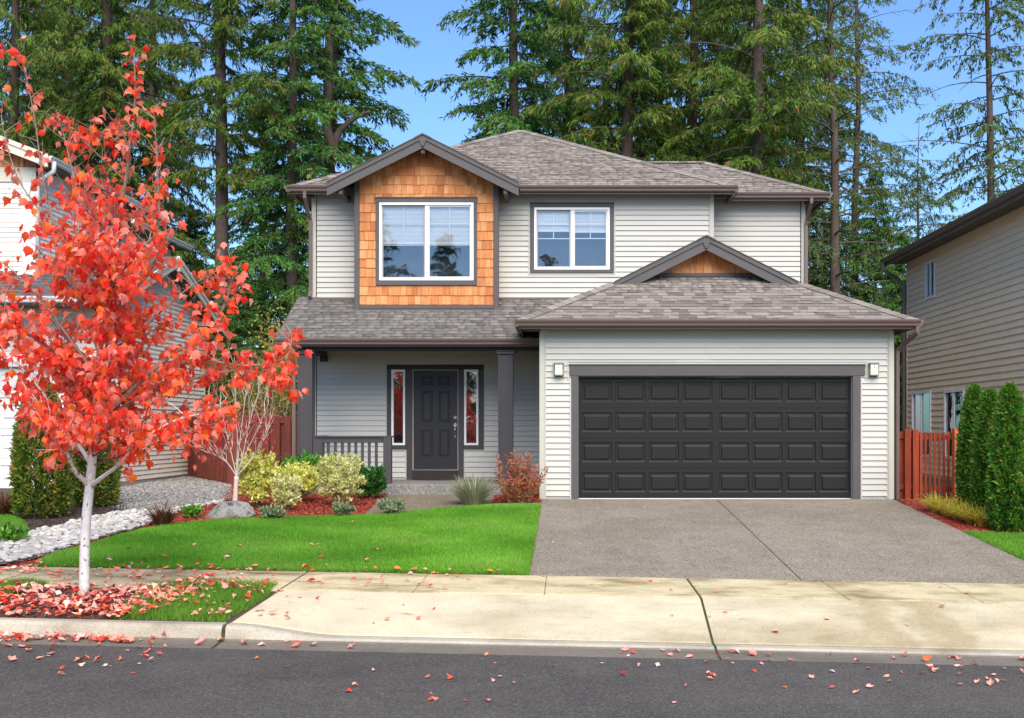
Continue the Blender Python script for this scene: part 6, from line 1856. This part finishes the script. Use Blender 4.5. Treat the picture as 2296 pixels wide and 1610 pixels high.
def region(poly, n, key, smin=.045, smax=.098, lift=.012): groups.append((rand_in(poly, n), key, smin, smax, lift))
strip_l = [(-7.4, 11.17), (-3.95, 11.17), (-3.6, 12.2), (-7.4, 12.2)]
region(strip_l, 1250, 'strip', lift=.035)
region(strip_grass, 130, 'strip', lift=.06)
region([(-7.2, 10.72), (-3.9, 10.72), (-3.6, 10.93), (-7.2, 10.93)], 300, 'gutter', lift=.03)
region([(-3.9, 10.66), (-1.8, 10.66), (-1.8, 10.92), (-3.6, 10.92)], 16, 'gutter')
region([(-2.0, 10.6), (4.3, 10.6), (4.3, 10.92), (-2.0, 10.92)], 26, 'gutter', .05, .09)
region([(-6.6, 12.3), (-3.3, 12.3), (-3.5, 13.6), (-7.2, 13.6)], 150, 'walk')
region([(-3.4, 12.3), (-1.2, 12.3), (-1.2, 13.6), (-3.4, 13.6)], 26, 'walk', .05, .09)
region([(-1.2, 12.3), (5.2, 12.3), (5.2, 13.6), (-1.2, 13.6)], 16, 'walk', .04, .07)
region([(-3.0, 11.3), (-2.5, 11.3), (-2.6, 12.2), (-2.9, 12.2)], 12, 'apron')
region([(-2.5, 11.25), (4.4, 11.25), (5, 12.2), (-2.5, 12.2)], 14, 'apron', .04, .07)
region([(-5.6, 9.6), (-3.3, 9.6), (-3.3, 10.6), (-5.6, 10.6)], 34, 'road')
region([(-4.0, 8.4), (3.4, 8.4), (4.2, 10.6), (-4.0, 10.6)], 42, 'road', .038, .072)
region([(.6, 9.6), (4.0, 9.6), (4.3, 10.6), (.6, 10.6)], 32, 'road', .038, .072)
region([(-6.1, 13.7), (-2.2, 13.7), (-2.4, 15.6), (-5.0, 15.8)], 18, 'lawn', .05, .09, .01)
region([(-3, 13.7), (-.5, 13.7), (-.5, 20), (-5.0, 18.5)], 5, 'lawn', .04, .07, .01)
region([(-6.2, 13.62), (-.5, 13.62), (-.5, 13.72), (-6.2, 13.72)], 40, 'lawn', .05, .09)
region([(-.3, 13.8), (5.7, 13.8), (5.7, 20), (-.3, 20)], 12, 'drive', .03, .05)
pts = np.vstack([g[0] for g in groups]); keys = np.concatenate([[g[1]] * len(g[0]) for g in groups])
sz = np.concatenate([g[2] * .75 + (g[3] * 1.1 - g[2] * .75) * rng.beta(1.6, 2.0, len(g[0])) for g in groups]); lf_ = np.concatenate([rng.uniform(.002, g[4], len(g[0])) for g in groups])
pos = np.column_stack([pts, zsurf(pts[:, 0], pts[:, 1]) + lf_ + .004]); n = len(pos)
a = rng.uniform(0, 2 * pi, n); tilt = np.where((keys == 'gutter') | (keys == 'strip'), .38, .16)
nrm = unit(np.column_stack([rng.normal(0, 1, n) * tilt, rng.normal(0, 1, n) * tilt, np.where(rng.uniform(0, 1, n) < .5, 1, -1)]))
d = np.column_stack([np.cos(a), np.sin(a), rng.normal(0, 1, n) * tilt * .4]); d = unit(d - nrm * (d * nrm).sum(1)[:, None])
M4 = leaf_mats(pos, d, nrm, sz)
# keep every leaf's lowest point on the ground
tmpl = rng.integers(0, 3, n)
for i in range(n):
    q = LEAF[tmpl[i]][0] @ M4[i, :3, :3].T
    M4[i, 2, 3] += -q[:, 2].min() - lf_[i] * .5
px = CX + pos[:, 0] / pos[:, 1] * F; inv_ = (px < 4) | (px > 2292)
score = sz / pos[:, 1] * np.where(inv_, 0, 1) * np.where(np.isin(keys, ['road', 'gutter', 'apron', 'walk', 'lawn', 'drive']), 1.6, 1)
order = np.argsort(-score)
LAB = {'strip': ('red maple leaf in the leaf litter around the street maple', 'leaf litter round the maple'), 'gutter': ('red maple leaf lying in the gutter along the kerb', 'leaves in the gutter'),
       'walk': ('red maple leaf lying on the pale sidewalk slabs', 'leaves on the sidewalk'), 'apron': ('red maple leaf lying on the pale driveway apron', 'leaves on the apron'),
       'road': ('red maple leaf lying on the dark asphalt road', 'leaves on the road'), 'lawn': ('maple leaf lying on the green lawn', 'leaves on the lawn'), 'drive': ('small leaf lying on the grey driveway', 'leaves on the driveway')}
me = leaf_meshes('fallen_leaf', 'fallen_leaf')
for i in order[:298]:
    o = link('fallen_leaf', me[tmpl[i]]); o.matrix_world = Matrix(M4[i].tolist())
    tag(o, LAB[keys[i]][0], 'leaf', LAB[keys[i]][1])
for v in range(3):
    sel = [i for i in order[298:] if tmpl[i] == v]
    V, Fc = template_scatter(LEAF[v][0], LEAF[v][1], M4[sel])
    np_mesh('leaf_litter', V, Fc, 'fallen_leaf_mass', None, np.repeat(rng.uniform(0, 1, len(sel)), len(LEAF[v][0])), kind='stuff')
